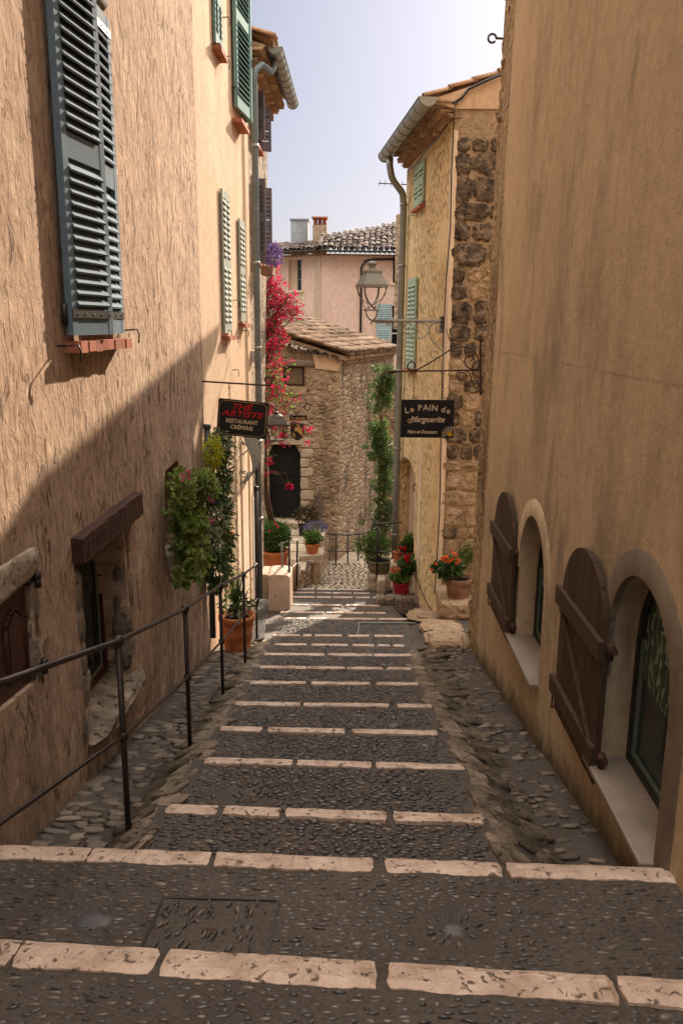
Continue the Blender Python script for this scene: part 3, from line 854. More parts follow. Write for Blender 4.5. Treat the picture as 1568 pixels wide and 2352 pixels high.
mb = MB(); F1.wall(mb, -9, 9.5, [(w2, .24), (d1, .10), (n1, .25)], 6)
mb.build('wall', MT['plaster1'], H1)
# lower window with red frame, glass, sill and dark beam
mb = MB(); F1.box(mb, w2a[0]-.02, w2b[0]+.05, w2a[1]-.03, w2c[1]+.1, -.25, -.235)
g = mb.build('window', MT['glass'], H1)
mb = MB(); s0, s1, z0, z1 = w2a[0], w2b[0], w2a[1]+.03, w2c[1]+.05
for a in ((s0-.02, s0+.05, z0, z1), (s1-.05, s1+.02, z0, z1), (s0+.05, s1-.05, z0, z0+.06)): F1.box(mb, *a, -.235, -.19)
mb.build('frame', MT['redwood'], g)
mb = MB()
for a in ((s0+.05, s0+.07, z0+.06, z1), (s1-.07, s1-.05, z0+.06, z1), (s0+.07, s1-.07, z0+.06, z0+.08)): F1.box(mb, *a, -.23, -.215)
mb.build('inner_frame', m_simple('pale_green_frame', (.17,.19,.15), .6), g)
mb = MB(); sl = F1.P(lerp(w2a[0], w2b[0], .52), w2a[1]-.015, -.08)
mb.rock(sl, V((0,(w2b[0]-w2a[0])*.56, (w2b[1]-w2a[1])*.5)), V((.17,0,-.02)), V((0,0,.05)), 10, .22, sq=6, smooth=False)
mb.build('window_sill', MT['kerb'], H1)
mb = MB()
for k in range(5):
    p = F1.P(w2a[0]-.03+random.uniform(-.02,.02), lerp(w2a[1]+.03, w2d[1]-.1, (k+.5)/5), -.035)
    mb.rock(p, V((0,.07,0)), V((.05,0,0)), V((0,0,.16)), 6, .4, sq=4)
    p = F1.P(w2b[0]+.02+random.uniform(-.02,.02), lerp(w2b[1]+.12, w2c[1]-.06, (k+.5)/5), -.065)
    mb.rock(p, V((0,.075,0)), V((.07,0,0)), V((0,0,.18)), 6, .3, sq=4)
mb.build_each('stone_jamb', MT['kerb'], H1)
b0, b1, b2 = F1.at(163,1238), F1.at(306,1131), F1.at(306,1182)
b3 = F1.at(160,1300)
mb = MB(); n = 24
for k in range(n):
    f0, f1 = k/n, (k+1)/n
j = random.Random(3)
pv = []
for k in range(n+1):
    f = k/n; s = lerp(b0[0], b1[0], f); zt_ = lerp(b0[1], b1[1], f)+j.uniform(-.004,.004); zb_ = lerp(b3[1], b2[1], f)+j.uniform(-.006,.006)
    pv += [F1.P(s, zb_, .075+j.uniform(-.006,.006)), F1.P(s, zt_, .07+j.uniform(-.006,.006)), F1.P(s, zt_+.012, -.12), F1.P(s, zb_, -.23)]
fs = [(0,1,2,3), (4*n+3,4*n+2,4*n+1,4*n)]
for k in range(n):
    for q in range(4): fs.append((4*k+q, 4*k+(q+1) % 4, 4*(k+1)+(q+1) % 4, 4*(k+1)+q))
mb.add(pv, fs); mb.build('lintel_beam', MT['beam'], H1)
# small panelled door shutter
a0, a1 = F1.at(20,1619), F1.at(87,1560); at_ = F1.at(70,1312)
sA, sB = F1.at(-50,1680)[0], a1[0]; zb, ztp = a1[1]-.02, at_[1]
zb = lerp(a0[1], a1[1], .5)-.02
pan = thing_part = MB()
F1.box(pan, sA, sB-.012, zb, ztp, -.06, -.03)
for q in range(2):
    c0 = lerp(sA, sB, q*.5)+.07; c1 = lerp(sA, sB, q*.5+.5)-.07
    arc = [(c0, zb+.10), (c1, zb+.10), (c1, ztp-.22)] + [(lerp(c1, c0, t/8), ztp-.22+.07*math.sin(math.pi*t/8)) for t in range(1, 8)] + [(c0, ztp-.22)]
    for kk in range(len(arc)):
        p, r = arc[kk], arc[(kk+1) % len(arc)]
        pan.tube([F1.P(p[0], p[1], -.03), F1.P(r[0], r[1], -.03)], .013, 6)
    ins = [(lerp(a, (c0+c1)/2, .22), lerp(b, (zb+ztp)/2, .12)) for a, b in arc]
    F1.prism(pan, ins, -.03, -.018)
dsh = pan.build('panelled_shutter', MT['redwood'], H1)
mb = MB()
for (u, v) in ((79,1332), (95,1530)):
    s, z = F1.at(u, v); mb.lathe(F1.P(s, z-.04, .02), [(.001,0),(.018,0),(.018,.04),(.013,.042),(.020,.045),(.020,.085),(.001,.085)], 12)
    F1.box(mb, s-.09, s, z-.005, z+.025, -.02, .006)
mb.build_each('hinge', MT['iron'], dsh)
mb = MB(); l0, l1 = F1.at(-30,1345), F1.at(78,1290)
mb.rock(F1.P(lerp(l0[0]-.35, l1[0]-.0, .5), ztp+.05, -.005), V((0,(l1[0]-l0[0]+.35)/2,.0)), V((.03,0,0)), V((0,0,.085)), 16, .30, sq=9, smooth=True)
mb.build('stone_lintel', m_stone('pale_lintel', [(.30,.24,.18),(.42,.35,.27),(.5,.42,.33)], .5, .02, 6), H1)
mb = MB()
for k in range(6):
    mb.rock(F1.P(sB+.04+random.uniform(-.01,.02), lerp(zb, ztp-.05, (k+.5)/6), -.045), V((0,.045,0)), V((.05,0,0)), V((0,0,.12)), 6, .4)
mb.build('stone_jamb', MT['kerb'], H1)

# louvred shutter leaf: hinge line at (s, out), running along direction (ds, dout)
def leaf(mat, parent, f, s0, out0, ds, do, width, z0, z1, th=.035, gap=.055, midrail=True, name='shutter', slat_tilt=1, rail=.11, stile=.065, label=None, fill=1.0):
    e = (f.t*ds + f.n*do).normalized(); nn = V((e.y, -e.x, 0))
    if nn.dot(f.n) < 0: nn = -nn
    o = f.P(s0, z0, out0); H = z1-z0; mb = MB()
    mb.obox(o, e*stile, V((0,0,H)), nn*th); mb.obox(o+e*(width-stile), e*stile, V((0,0,H)), nn*th)
    rails = [(0, rail*1.4), (H-rail, rail)] + ([(H*.47, rail*1.25)] if midrail else [])
    for a, h in rails: mb.obox(o+e*stile+V((0,0,a))+nn*.002, e*(width-2*stile), V((0,0,h)), nn*(th-.004))
    rails.sort()
    for (a, h), (b, _) in zip(rails, rails[1:]):
        z = a+h+.012
        while z < b-.04:
            q = o + e*(stile-.0) + V((0,0,z)) + nn*(th+.012)
            mb.obox(q, e*(width-2*stile), -nn*(th*1.15) + V((0,0,gap*.95)), V((0,0,.012)) + nn*.004)
            z += gap
    lf_ = mb.build(name, mat, parent, label)
    if fill == 2:
        m3 = MB(); m3.obox(o+e*stile+V((0,0,rail))+nn*.001, e*(width-2*stile), V((0,0,H-rail*2)), nn*.004); m3.build('slat_gap_shade', MT['dzinc'], lf_)  # added dark sheet standing in for the shade between the slats
    return lf_
# big blue shutter, left leaf slightly ajar
bl, br = F1.at(143,768), F1.at(266,752)
W1 = br[0]-bl[0]; zb_ = -.075; zt1 = F1.at(187,45)[1]; 
p_top = F1.at(93,-5)
ztop = 2.02
wx0, wx1 = bl[0]-.0, br[0]
leafw = W1*.5
sh1 = leaf(MT['blue'], H1, F1, wx0, .03, .99, .125, leafw+.02, zb_, ztop, .042, .062, True, 'shutter', fill=2, label='blue louvred shutter leaf standing ajar from its wall')
sh2 = leaf(MT['blue'], H1, F1, wx1, .02, -1, .02, leafw, zb_, ztop-.08, .042, .062, True, 'shutter', fill=2)
mb = MB()
e1 = (F1.t*.99 + F1.n*.125).normalized(); n1_ = V((e1.y,-e1.x,0))
if n1_.dot(F1.n) < 0: n1_ = -n1_
for zz in (zb_+.10, ztop-.10):
    mb.obox(F1.P(wx0-.01, zz, .03)+n1_*.043, e1*(leafw*.98), V((0,0,.045)), n1_*.006)
    for q in range(5): mb.rock(F1.P(wx0, zz+.022, .03)+n1_*.05+e1*(leafw*(.1+.2*q)), V((.006,0,0)), V((0,.006,0)), V((0,0,.006)), 4, 0, sq=2)
    mb.lathe(F1.P(wx0-.02, zz-.04, .03), [(.001,0),(.017,0),(.017,.12),(.001,.12)], 10)
mb.build_each('hinge_strap', MT['iron'], sh1)
mb = MB()
for zz in (zb_+.10, ztop-.2):
    F1.box(mb, wx1-leafw*.9, wx1, zz, zz+.045, .062, .068)
    for q in range(4): mb.rock(F1.P(wx1-leafw*(.15+.22*q), zz+.022, .07), V((.006,0,0)), V((0,.006,0)), V((0,0,.006)), 4, 0, sq=2)
    mb.lathe(F1.P(wx1+.02, zz-.04, .03), [(.001,0),(.018,0),(.018,.13),(.001,.13)], 10)
    F1.box(mb, wx1, wx1+.03, zz, zz+.03, 0, .03)
mb.build_each('hinge_strap', MT['iron'], sh2)
mb = MB(); nb = 8
for k in range(nb):
    F1.box(mb, lerp(wx0+.03, wx1+.03, k/nb)+.004, lerp(wx0+.03, wx1+.03, (k+1)/nb)-.004, zb_-.10+random.uniform(-.003,.003), zb_-.035, -.02, .10+random.uniform(-.005,.005))
mb.build('brick_sill', MT['brick'], H1)
mb = MB(); mb.rock(F1.P(lerp(wx0, wx1, .56), ztop+.17, -.02), V((0,.68,0)), V((.055,0,0)), V((0,0,.17)), 12, .10, sq=7); mb.build('lintel_beam', MT['oldbeam'], H1)
def hook(f, s, z, parent, mat=None, L=.12):
    mb = MB(); mb.tube([f.P(s, z, -.01), f.P(s, z+.005, L*.75), f.P(s+.004, z+.01, L), f.P(s+.012, z-.03, L+.012), f.P(s+.012, z-.09, L+.004)], .006, 6)
    mb.tube([f.P(s, z, L*.4), f.P(s+.05, z+.005, L*.4)], .005, 6)
    return mb.build('shutter_hook', mat or MT['iron'], parent)
hook(F1, wx0-.09, zb_-.06, H1); hook(F1, wx1+.12, zb_+.02, H1)
# stone bracket with the geranium
mb = MB(); c = F1.P(lerp(n1[0][0], n1[1][0], .4), 0, 0)
nz = F1.at(395,1262)[1]
mb.lathe(F1.P(n1[0][0]+.18, nz-.27, .03), [(.001,0),(.035,0),(.05,.05),(.045,.10),(.08,.17),(.14,.26),(.16,.30),(.001,.30)], 20, .12)
mb.build('bracket', MT['slab'], H1)
# downpipe on the seam
t = thing('downpipe', 'dark green downpipe on the corner of the rough plaster house', 'pipe', (XW+.06, 9.02, -3.9))
a = onx(478,985,XW+.06); a2 = onx(479,1490,XW+.06)
mb = MB(); mb.tube([(XW+.05, a.y, a.z+.02), (XW+.05, a.y, a2.z)], .035, 10); mb.build('pipe', MT['dzinc'], t)
mb = MB(); mb.tube([(XW+.05, a.y, a.z), (XW+.05, a.y, a.z+.05)], .042, 10); mb.tube([(XW+.05, a.y, a2.z+.9), (XW+.05, a.y, a2.z+.95)], .042, 10); mb.build_each('pipe_collar', MT['dzinc'], t)

# ---------- second house on the left
H2 = thing('plaster_house', 'tall second house on the left with smooth ochre plaster and thin shutters', 'house', (XW-.03, 11, -4))
dr = [F2.at(512,1320), F2.at(528,1318), F2.at(528,985), F2.at(512,985)]
s_a, s_b = F2.at(514,1200)[0], F2.at(541,1200)[0]
mb = MB(); F2.wall(mb, -9, 10.5, [], 6); mb.build('wall', MT['plaster2'], H2)
zd = F2.at(520,985)[1]
mb = MB()
y = 0
zz = -5.2
while zz < zd-.05:
    h = random.uniform(.2,.34); F2.box(mb, s_a, s_b-.02*random.random(), zz, zz+h-.012, -.02, .012+random.random()*.01); zz += h
mb.build('quoins', MT['quoin2'], H2)
mb = MB(); 
for k in range(40):
    z = lerp(-5.1, zd, k/40); mb.rock(F2.P(s_b+.01, z+.05, .02), V((0,.03,0)), V((.02,0,0)), V((0,0,.07)), 4, .5, sq=3)
mb.build('broken_plaster_edge', MT['trim'], H2)
for (u0, u1, o) in ((543,549,.03),(551,556,.05),(558,566,.035),(569,575,.05)):
    mb = MB(); q0, q1 = F2.at(u0,1200)[0], F2.at(u1,1200)[0]; F2.box(mb, q0, q1, -5.4, F2.at(u0,1000)[1], -.01, o); mb.build('door_surround', MT['trim'], H2)
mb = MB(); q0, q1 = F2.at(575,1200)[0], F2.at(582,1200)[0]; F2.box(mb, q0, q1, -5.2, F2.at(577,1150)[1], 0, .02); mb.build('notice_panel', MT['white_p'], H2)
mb = MB(); q0, q1 = F2.at(575,1200)[0], F2.at(582,1200)[0]; F2.box(mb, q0, q1, F2.at(577,1120)[1], F2.at(577,1010)[1], 0, .006); win = mb.build('window', MT['dark'], H2)
def small_window(f, H, ua, ub, vb, vt_, mat, open_=False, sill=True, gapz=.07, dbl=True):
    s0 = f.at(ua, vb)[0]; s1 = f.at(ub, vb)[0]; z0 = f.at((ua+ub)/2, vb)[1]; z1 = f.at(ua, vt_)[1]
    if open_:
        leaf(mat, H, f, s1, .02, -.6, .8, (s1-s0)*.7, z0, z1, .03, gapz, True); leaf(mat, H, f, s0, .02, -1, .12, (s1-s0)*.6, z0, z1, .03, gapz, True)
    else:
        m = (s0+s1)/2; leaf(mat, H, f, s0, .015, 1, 0, m-s0-.006, z0, z1, .03, gapz, True, stile=.05, rail=.09); leaf(mat, H, f, m+.006, .015, 1, 0, s1-m-.006, z0, z1, .03, gapz, True, stile=.05, rail=.09)
    if sill:
        mb = MB(); nb = 5
        for k in range(nb): f.box(mb, lerp(s0-.04, s1+.04, k/nb)+.003, lerp(s0-.04, s1+.04, (k+1)/nb)-.003, z0-.09, z0-.03, -.02, .10)
        mb.build('brick_sill', MT['brick'], H)
    hook(f, s0-.08, z0-.05, H, L=.10); hook(f, s1+.08, z0-.05, H, L=.10)
    return s0, s1, z0, z1
small_window(F2, H2, 510,526,765,440, MT['sage'])
small_window(F2, H2, 548,559,738,505, MT['sage'])
small_window(F2, H2, 488,503,110,-120, MT['teal'])
# far teal shutter leans outwards at its foot
s0 = F2.at(531,150)[0]; s1 = F2.at(552,250)[0]; z0 = F2.at(545,265)[1]
hs = leaf(MT['teal'], H2, F2, s0, .03, .99, .10, (s1-s0)*.98, z0, z0+2.3, .05, .07, True, label='teal louvred shutter pushed open at its foot')
mb = MB(); F2.box(mb, s1-.03, s1+.03, z0-.02, z0+2.3, 0, .17); mb.build('frame', MT['teal'], hs)
mb = MB(); F2.box(mb, s0-.05, s1-.1, z0-.20, z0-.15, -.02, .14); mb.build('brick_sill', MT['brick'], H2)
for (u, v) in ((510,40),(517,130),(531,200),(535,690),(516,760),(557,760),(533,850)):
    s, z = F2.at(u, v); hook(F2, s, z, H2, L=.08)
# meter box + pipe
t = thing('meter_box', 'small white meter box on the wall just left of the grey downpipe', 'box', F2.P(*F2.at(577,818)))
mb = MB(); s, z = F2.at(577,818); F2.box(mb, s-.06, s+.10, z-.09, z+.09, 0, .08); mb.build('box', MT['white_p'], t)
mb = MB(); F2.box(mb, s-.05, s+.09, z-.08, z+.08, .08, .088); mb.build('lid', MT['white_p'], t)
t = thing('downpipe', 'tall grey downpipe running down between the ochre and stone houses', 'pipe', (XW+.05, 13.3, -5))
px_ = XW+.09; yb = 13.28
zs = F2.at(568,168)[1]
mb = MB(); gp = F3.P(.55, 4.02, .40)
mb.tube([gp+V((0,0,.02)), gp+V((0,0,-.10)), gp+V((-.03,-.06,-.2)), V((px_+.10, yb+.12, zs+.10)), V((px_+.02, yb+.03, zs)), V((px_, yb, zs-.12)), V((px_, yb, -1.2)), V((px_-.02, yb, -1.6)), V((px_-.02, yb, -5.2))], .05, 12)
mb.build('pipe', m_simple('slate_pipe', (.13,.15,.15), .5, .4, .15, 8, .001, .3), t)
mb = MB()
for z in (2.6, .9, -.4, -1.9, -3.2): mb.tube([(px_, yb, z), (px_, yb, z+.05)], .058, 12)
mb.build_each('pipe_collar', MT['zinc'], t)
t = thing('downpipe', 'thin black cast iron pipe at the foot of the second house', 'pipe', (XW+.04, 13.0, -5))
mb = MB(); a = onx(588,1120,XW+.06); mb.tube([(XW+.06, a.y, a.z), (XW+.06, a.y, -4.9)], .035, 10); mb.build('pipe', MT['iron'], t)
mb = MB(); mb.tube([(XW+.06, a.y, a.z-.04), (XW+.06, a.y, a.z+.02)], .042, 10); mb.build('pipe_collar', MT['iron'], t)

# ---------- third house on the left, with tiled eave
def arc_tile(mb, a, b, up, r, concave=False, seg=6, th=.012):
    """half round tile from a to b"""
    a, b, up = V(a), V(b), V(up).normalized(); d = (b-a).normalized(); sd = d.cross(up).normalized(); sg = -1 if concave else 1
    vs = []
    for p, rr in ((a, r), (b, r*.86)):
        for q in (rr, rr-th):
            for k in range(seg+1):
                an = math.pi*k/seg; vs.append(p + sd*math.cos(an)*q + up*math.sin(an)*q*sg*.8)
    m = seg+1; fs = []
    for k in range(seg):
        fs.append((k, k+1, 2*m+k+1, 2*m+k)); fs.append((m+k+1, m+k, 3*m+k, 3*m+k+1))
        fs.append((k, m+k, m+k+1, k+1)); fs.append((2*m+k, 2*m+k+1, 3*m+k+1, 3*m+k))
    fs += [(0, 2*m, 3*m, m), (seg, m+seg, 3*m+seg, 2*m+seg)]
    mb.add(vs, fs, True)
def tiled(mb, o, across, n_ac, down, n_dn, r=.085, jit=.012, skip=0):
    """canal tiles: o = top corner, across = vector between columns, down = vector per course"""
    o, across, down = V(o), V(across), V(down); up = across.cross(down).normalized()
    if up.z < 0: up = -up
    for i in range(n_ac):
        for j in range(n_dn):
            c = o + across*i + down*j + V([random.uniform(-jit, jit) for _ in range(3)])
            arc_tile(mb, c + up*(.045+.01*0) + down*1.12, c + up*.03, up, r)
            c2 = c + across*.5
            arc_tile(mb, c2 + down*1.1 + up*.035, c2 + up*.045, up, r, True)
def genoise(mb, f, s0, s1, z, rows=3, r=.085):
    for k in range(rows):
        s = s0 + (k % 2)*r
        while s < s1:
            arc_tile(mb, f.P(s, z+k*.105+.03, .10*(k+1)), f.P(s, z+k*.105+.03, -.1), (0,0,1), r*.95, False)
            s += r*2+.012
        f.box(mb, s0-.03, s1+.03, z+k*.105+.088, z+k*.105+.105, -.1, .10*(k+1)+.012)
def gutter(mb, f, s0, s1, z, out, r=.075):
    seg = 9; n = 2; vs = []; fs = []
    for s in (s0, s1):
        for q in (r, r-.006):
            for k in range(seg+1):
                a = math.pi*k/seg; p = f.P(s, z - math.sin(a)*q, out + math.cos(a)*q); vs.append(p)
    m = seg+1
    for k in range(seg):
        fs += [(k, k+1, 2*m+k+1, 2*m+k), (m+k+1, m+k, 3*m+k, 3*m+k+1)]
    mb.add(vs, fs, True)
    for s in (s0, s1):
        mb.add([f.P(s, z - math.sin(math.pi*k/seg)*r, out + math.cos(math.pi*k/seg)*r) for k in range(m)], [tuple(range(m))])
    mb.tube([f.P(s0, z, out+r), f.P(s1, z, out+r)], .011, 6)
def gutter_bands(mb, f, s0, s1, z, out, n, r=.079):
    for i in range(n+1):
        s = lerp(s0+.02, s1-.02, i/n)
        mb.tube([f.P(s, z - math.sin(math.pi*k/9)*r, out + math.cos(math.pi*k/9)*r) for k in range(10)], .006, 5)
H3 = thing('stone_house', 'grey stone house on the left with a tiled eave, dark shutters and a zinc gutter', 'house', (XW-.08, 15, -5))
ez = 3.72
mb = MB(); F3.wall(mb, -9, ez+.1, [], 5, top=[(0,-9),(.95,-9),(1.5,-5.3),(F3.len,ez+.1),(0,ez+.1)]); mb.build('wall', MT['rubble3'], H3)
mb = MB(); genoise(mb, F3, .02, F3.len+.02, ez, 3); ev = mb.build('eave_tiles', MT['eave'], H3)
mb = MB(); tiled(mb, F3.P(.1, ez+1.75, -3.6), F3.t*.215, 16, (F3.n*4.0+V((0,0,-1.32)))/11, 11, .10); mb.build('roof', MT['eave'], H3)
mb = MB(); mb.prism([F3.P(-.02, ez+.32, .34), F3.P(-.02, ez+.1, 0), F3.P(-.02, ez+.1, -4), F3.P(-.02, ez+1.7, -4)], F3.t*.06); mb.prism([F3.P(F3.len+.0, ez+.30, .30), F3.P(F3.len, ez+.1, 0), F3.P(F3.len, ez+.1, -4), F3.P(F3.len, ez+1.68, -4)], F3.t*.05)
mb.build('gable_mortar', MT['rubbleA'], H3)
mb = MB(); gutter(mb, F3, .25, F3.len+.22, ez+.38, .45, .105); gt = mb.build('gutter', MT['zinc'], H3)
mb = MB(); gutter_bands(mb, F3, .25, F3.len+.22, ez+.38, .45, 9, .109); mb.build('gutter_strap', MT['zinc'], gt)
def open_pair(f, H, s0, s1, z0, z1, mat):
    mb = MB(); f.box(mb, s0, s1, z0, z1, .0, .012); w = mb.build('window', MT['dark'], H)
    mb = MB(); f.box(mb, s0-.05, s0, z0, z1, 0, .03); f.box(mb, s1, s1+.05, z0, z1, 0, .03); f.box(mb, (s0+s1)/2-.02, (s0+s1)/2+.02, z0, z1, .012, .03); f.box(mb, s0-.05, s1+.05, z1, z1+.05, 0, .035); mb.build('frame', MT['oldbeam'], w)
    leaf(mat, H, f, s0, .03, -.25, .97, .20, z0, z1, .03, .07, stile=.04)
    leaf(mat, H, f, s1, .03, .35, .93, .20, z0, z1, .03, .07, stile=.04)
    mb = MB(); f.box(mb, s0-.1, s1+.1, z0-.07, z0-.02, 0, .10); mb.build('window_sill', MT['brick'], H)
zA1 = F3.at(575,330)[1]; zA0 = F3.at(575,150)[1]
open_pair(F3, H3, .75, 1.65, F3.at(585,335)[1], ez-.12, MT['dshut'])
open_pair(F3, H3, .75, 1.65, F3.at(585,600)[1], F3.at(585,420)[1], MT['dshut'])

# ---------- tan house on the right
HA = thing('plaster_house', 'tan plaster house filling the right side with two arched windows', 'house', (XE, 3, -2.5))
def arch(s0, s1, z0, zspring, ztop, n=14):
    c = (s0+s1)/2; r = (s1-s0)/2
    return [(s0, z0), (s1, z0)] + [(c+r*math.cos(math.pi*k/n), zspring+(ztop-zspring)*math.sin(math.pi*k/n)) for k in range(n+1)]
def q(u, v): return FA.at(u, v)
# near window
nL = q(1375,1738); nR = q(1508,1983)
apex_n = q(1477,1323); jl = q(1396,1440)
nS0, nS1 = nR[0], nL[0]
nz0 = (nL[1]+nR[1])/2
nzt = apex_n[1]; nzs = nzt - (nS1-nS0)*.5
AN = arch(nS0, nS1, nz0, nzs, nzt)
fL = q(1184,1456); fR = q(1240,1575); fap = q(1216,1170)
fS0, fS1 = fR[0], fL[0]; fz0 = (fL[1]+fR[1])/2; fzt = fap[1]; fzs = fzt - (fS1-fS0)*.55
AF = arch(fS0, fS1, fz0, fzs, fzt)
print('A windows', nS0, nS1, nz0, nzt, '|', fS0, fS1, fz0, fzt)
eA0, eA1 = FA.at(1092,1500), FA.at(1184,0)
def endA(z): return lerp(eA0[0], eA1[0], (z-eA0[1])/(eA1[1]-eA0[1]))
mb = MB(); FA.wall(mb, -9, 9.0, [(AN, .185), (AF, .185)], 6, top=[(0,-9),(endA(-9),-9),(endA(9),9.0),(0,9.0)]); mb.build('wall', MT['plasterA'], HA)
for (A, s0, s1, z0, zs_, ztp_, mat_, drop, far) in ((AN, nS0, nS1, nz0, nzs, nzt, MT['arch'], .05, False), (AF, fS0, fS1, fz0, fzs, fzt, MT['plasterA'], .75, True)):
    # moulding band
    bw = .125; n = 18; c = (s0+s1)/2; r = (s1-s0)/2; mb = MB(); vs = []; fs = []
    pts_o = [(s1+bw, z0-drop if False else zs_-(.0 if far else .25))] ; pts_i = [(s1, zs_-(.0 if far else .25))]
    for k in range(n+1):
        a = math.pi*k/n
        pts_i.append((c+r*math.cos(a)*.985, zs_+(ztp_-zs_)*math.sin(a)*.985)); pts_o.append((c+(r+bw)*math.cos(a), zs_+(ztp_-zs_+bw)*math.sin(a)))
    pts_i.append((s0, z0-drop)); pts_o.append((s0-bw, z0-drop))
    for a, b in zip(pts_i, pts_o): vs += [FA.P(a[0], a[1], .018), FA.P(b[0], b[1], .018), FA.P(b[0]+ (b[0]-c)*.03, b[1]+.006, -.005)]
    for k in range(len(pts_i)-1): fs += [(3*k, 3*k+1, 3*k+4, 3*k+3), (3*k+1, 3*k+2, 3*k+5, 3*k+4)]
    for a, b in zip(pts_i, pts_i[1:]): mb.quad(FA.P(a[0], a[1], .018), FA.P(b[0], b[1], .018), FA.P(b[0], b[1], -.02), FA.P(a[0], a[1], -.02))
    mb.add(vs, fs, True); mb.build('arch_moulding', mat_, HA)
    gl = MB(); FA.prism(gl, arch(s0-.01, s1+.01, z0, zs_, ztp_+.01), -.190, -.180)
    gk = M('painted_foliage_glass', .25, .5); co = gk.coord((1,1,1))
    w1 = gk.warp(co, 3, .2)
    wv = gk.n('ShaderNodeTexWave', wave_type='BANDS', bands_direction='Y'); wv.inputs['Scale'].default_value = 4.5; wv.inputs['Distortion'].default_value = 7; wv.inputs['Detail'].default_value = 1; wv.inputs['Detail Scale'].default_value = 2.5
    gk.l(gk.coord((1,1,.7)), wv.inputs['Vector'])
    vv = gk.voro(gk.coord((1, 2.4, 1.1), (R(50),0,0)), 11, 'F1'); lf = gk.ramp(vv, [(.30, 1), (.36, 0)], 'LINEAR')
    st = gk.ramp(wv.outputs['Fac'], [(.90, 0), (.94, 1)])
    msk = gk.math('MAXIMUM', lf, st)
    lim = gk.ramp(gk.math('ADD', gk.math('MULTIPLY', gk.sep(co), 1), 0), [(.0, 0), (.001, 1)])
    gk.color(gk.mix(gk.math('MULTIPLY', msk, 1), (.035,.06,.045), (.17,.30,.21)))
    zc = lerp(z0, ztp_, .42)
    g = gl.build('window', MT['glass'], HA)
    top = [p for p in arch(s0+.05, s1-.05, zc, zs_, ztp_-.05)]
    if not far: top[0] = (top[0][0], FA.at(1552,1695,-.18)[1]-.05); top[1] = (top[1][0], FA.at(1490,1565,-.18)[1])
    mb = MB(); FA.prism(mb, top, -.177, -.174); mb.build('patterned_pane', gk.m, g)
    fr = MB(); 
    FA.box(fr, s0, s0+.05, z0, zs_, -.180, -.150); FA.box(fr, s1-.05, s1, z0, zs_, -.180, -.150); FA.box(fr, s0+.05, s1-.05, z0+.0, z0+.05, -.180, -.152)
    ao = arch(s0, s1, z0, zs_, ztp_)[2:]
    for a, b in zip(ao, ao[1:]):
        ai, bi = [(lerp(p_[0], c, .12), lerp(p_[1], zs_, .12)) for p_ in (a, b)]
        fr.add([FA.P(*a, -.152), FA.P(*b, -.152), FA.P(*bi, -.152), FA.P(*ai, -.152)], [(0,1,2,3)])
        fr.add([FA.P(*ai, -.152), FA.P(*bi, -.152), FA.P(*bi, -.180), FA.P(*ai, -.180)], [(0,1,2,3)])
    fr.build('frame', MT['black'], g)
    fr = MB(); FA.box(fr, s1-.075, s1-.05, z0+.05, zs_, -.179, -.160); FA.box(fr, s0+.05, s0+.075, z0+.05, zs_, -.179, -.160); FA.box(fr, s0+.075, s1-.075, z0+.05, z0+.07, -.179, -.160)
    fr.build('inner_frame', m_simple('grey_green_frame', (.10,.135,.105), .6), g)
    mb = MB(); FA.box(mb, s0-.01, s1+ (.10 if far else .06), z0-.035, z0+.004, -.183, .085)
    sl = mb.build('window_sill', MT['marble'], HA)
    bvl = sl.modifiers.new('bevel', 'BEVEL'); bvl.width = .008; bvl.segments = 2
# board shutters
def board_shutter(uL, uR, vmid, vtop, z0, lab):
    s1 = FA.at(uL, vmid, .05)[0]; s0 = FA.at(uR, vmid, .05)[0]
    zt_ = q(vtop[0], vtop[1])[1]; W = s1-s0
    n = 6; c = (s0+s1)/2; prs = []
    base = .028; grp = MB()
    zsp = zt_ - W*.48
    def topz(s): 
        x = min(1, abs((s-c)/(W/2))); return zsp+(zt_-zsp)*math.sqrt(max(0, 1-x*x))
    for k in range(n):
        a, b = s0+W*k/n+.003, s0+W*(k+1)/n-.003
        poly = [(a, z0+random.uniform(0,.012)), (b, z0+random.uniform(0,.012))] + [(lerp(b, a, t/4), topz(lerp(b, a, t/4))) for t in range(5)]
        FA.prism(grp, poly, base, base+.032)
    sh = grp.build('shutter', MT['wood'], HA, lab)
    H = zt_-z0
    za, zb = z0+H*.09, z0+H*.60
    for zz in (za, zb):
        m2 = MB(); FA.box(m2, s0-.0, s1+.045, zz, zz+.115, base+.032, base+.062)
        m2.build('cross_board', MT['wood'], sh)
    m2 = MB(); d = .045
    FA.prism(m2, [(s0+.10, za+.115), (s0+.10+d*1.6, za+.115), (s1-.03, zb), (s1-.03-d*1.6, zb)], base+.032, base+.056); m2.build('brace', MT['wood'], sh)
    m2 = MB()
    for zz in (za+.02, zb+.04):
        m2.lathe(FA.P(s0-.025, zz-.02, .03), [(.001,0),(.017,0),(.017,.045),(.022,.048),(.022,.095),(.001,.095)], 12); FA.box(m2, s0-.05, s0+.03, zz+.02, zz+.05, .0, .03)
    m2.build_each('hinge', MT['rust'], sh)
    m2 = MB(); m2.tube([FA.P(s1-.05, za-.01, .085), FA.P(s1-.05, za-.09, .085), FA.P(s1-.02, za-.10, .06), FA.P(s1-.02, za-.10, 0)], .007, 6); m2.build('shutter_stay', MT['rust'], sh)
    return s0, s1
zn0 = lerp(q(1278,1614)[1], q(1365,1751)[1], .5)
zf0 = lerp(q(1130,1385)[1], q(1172,1450)[1], .5)
print('shutters', q(1278,1614), q(1365,1751), q(1332,1231), q(1130,1385), q(1172,1450), q(1153,1110))
board_shutter(1278,1384,1560,(1334,1232), zn0, 'nearer dark plank shutter with an arched top, open flat on the wall')
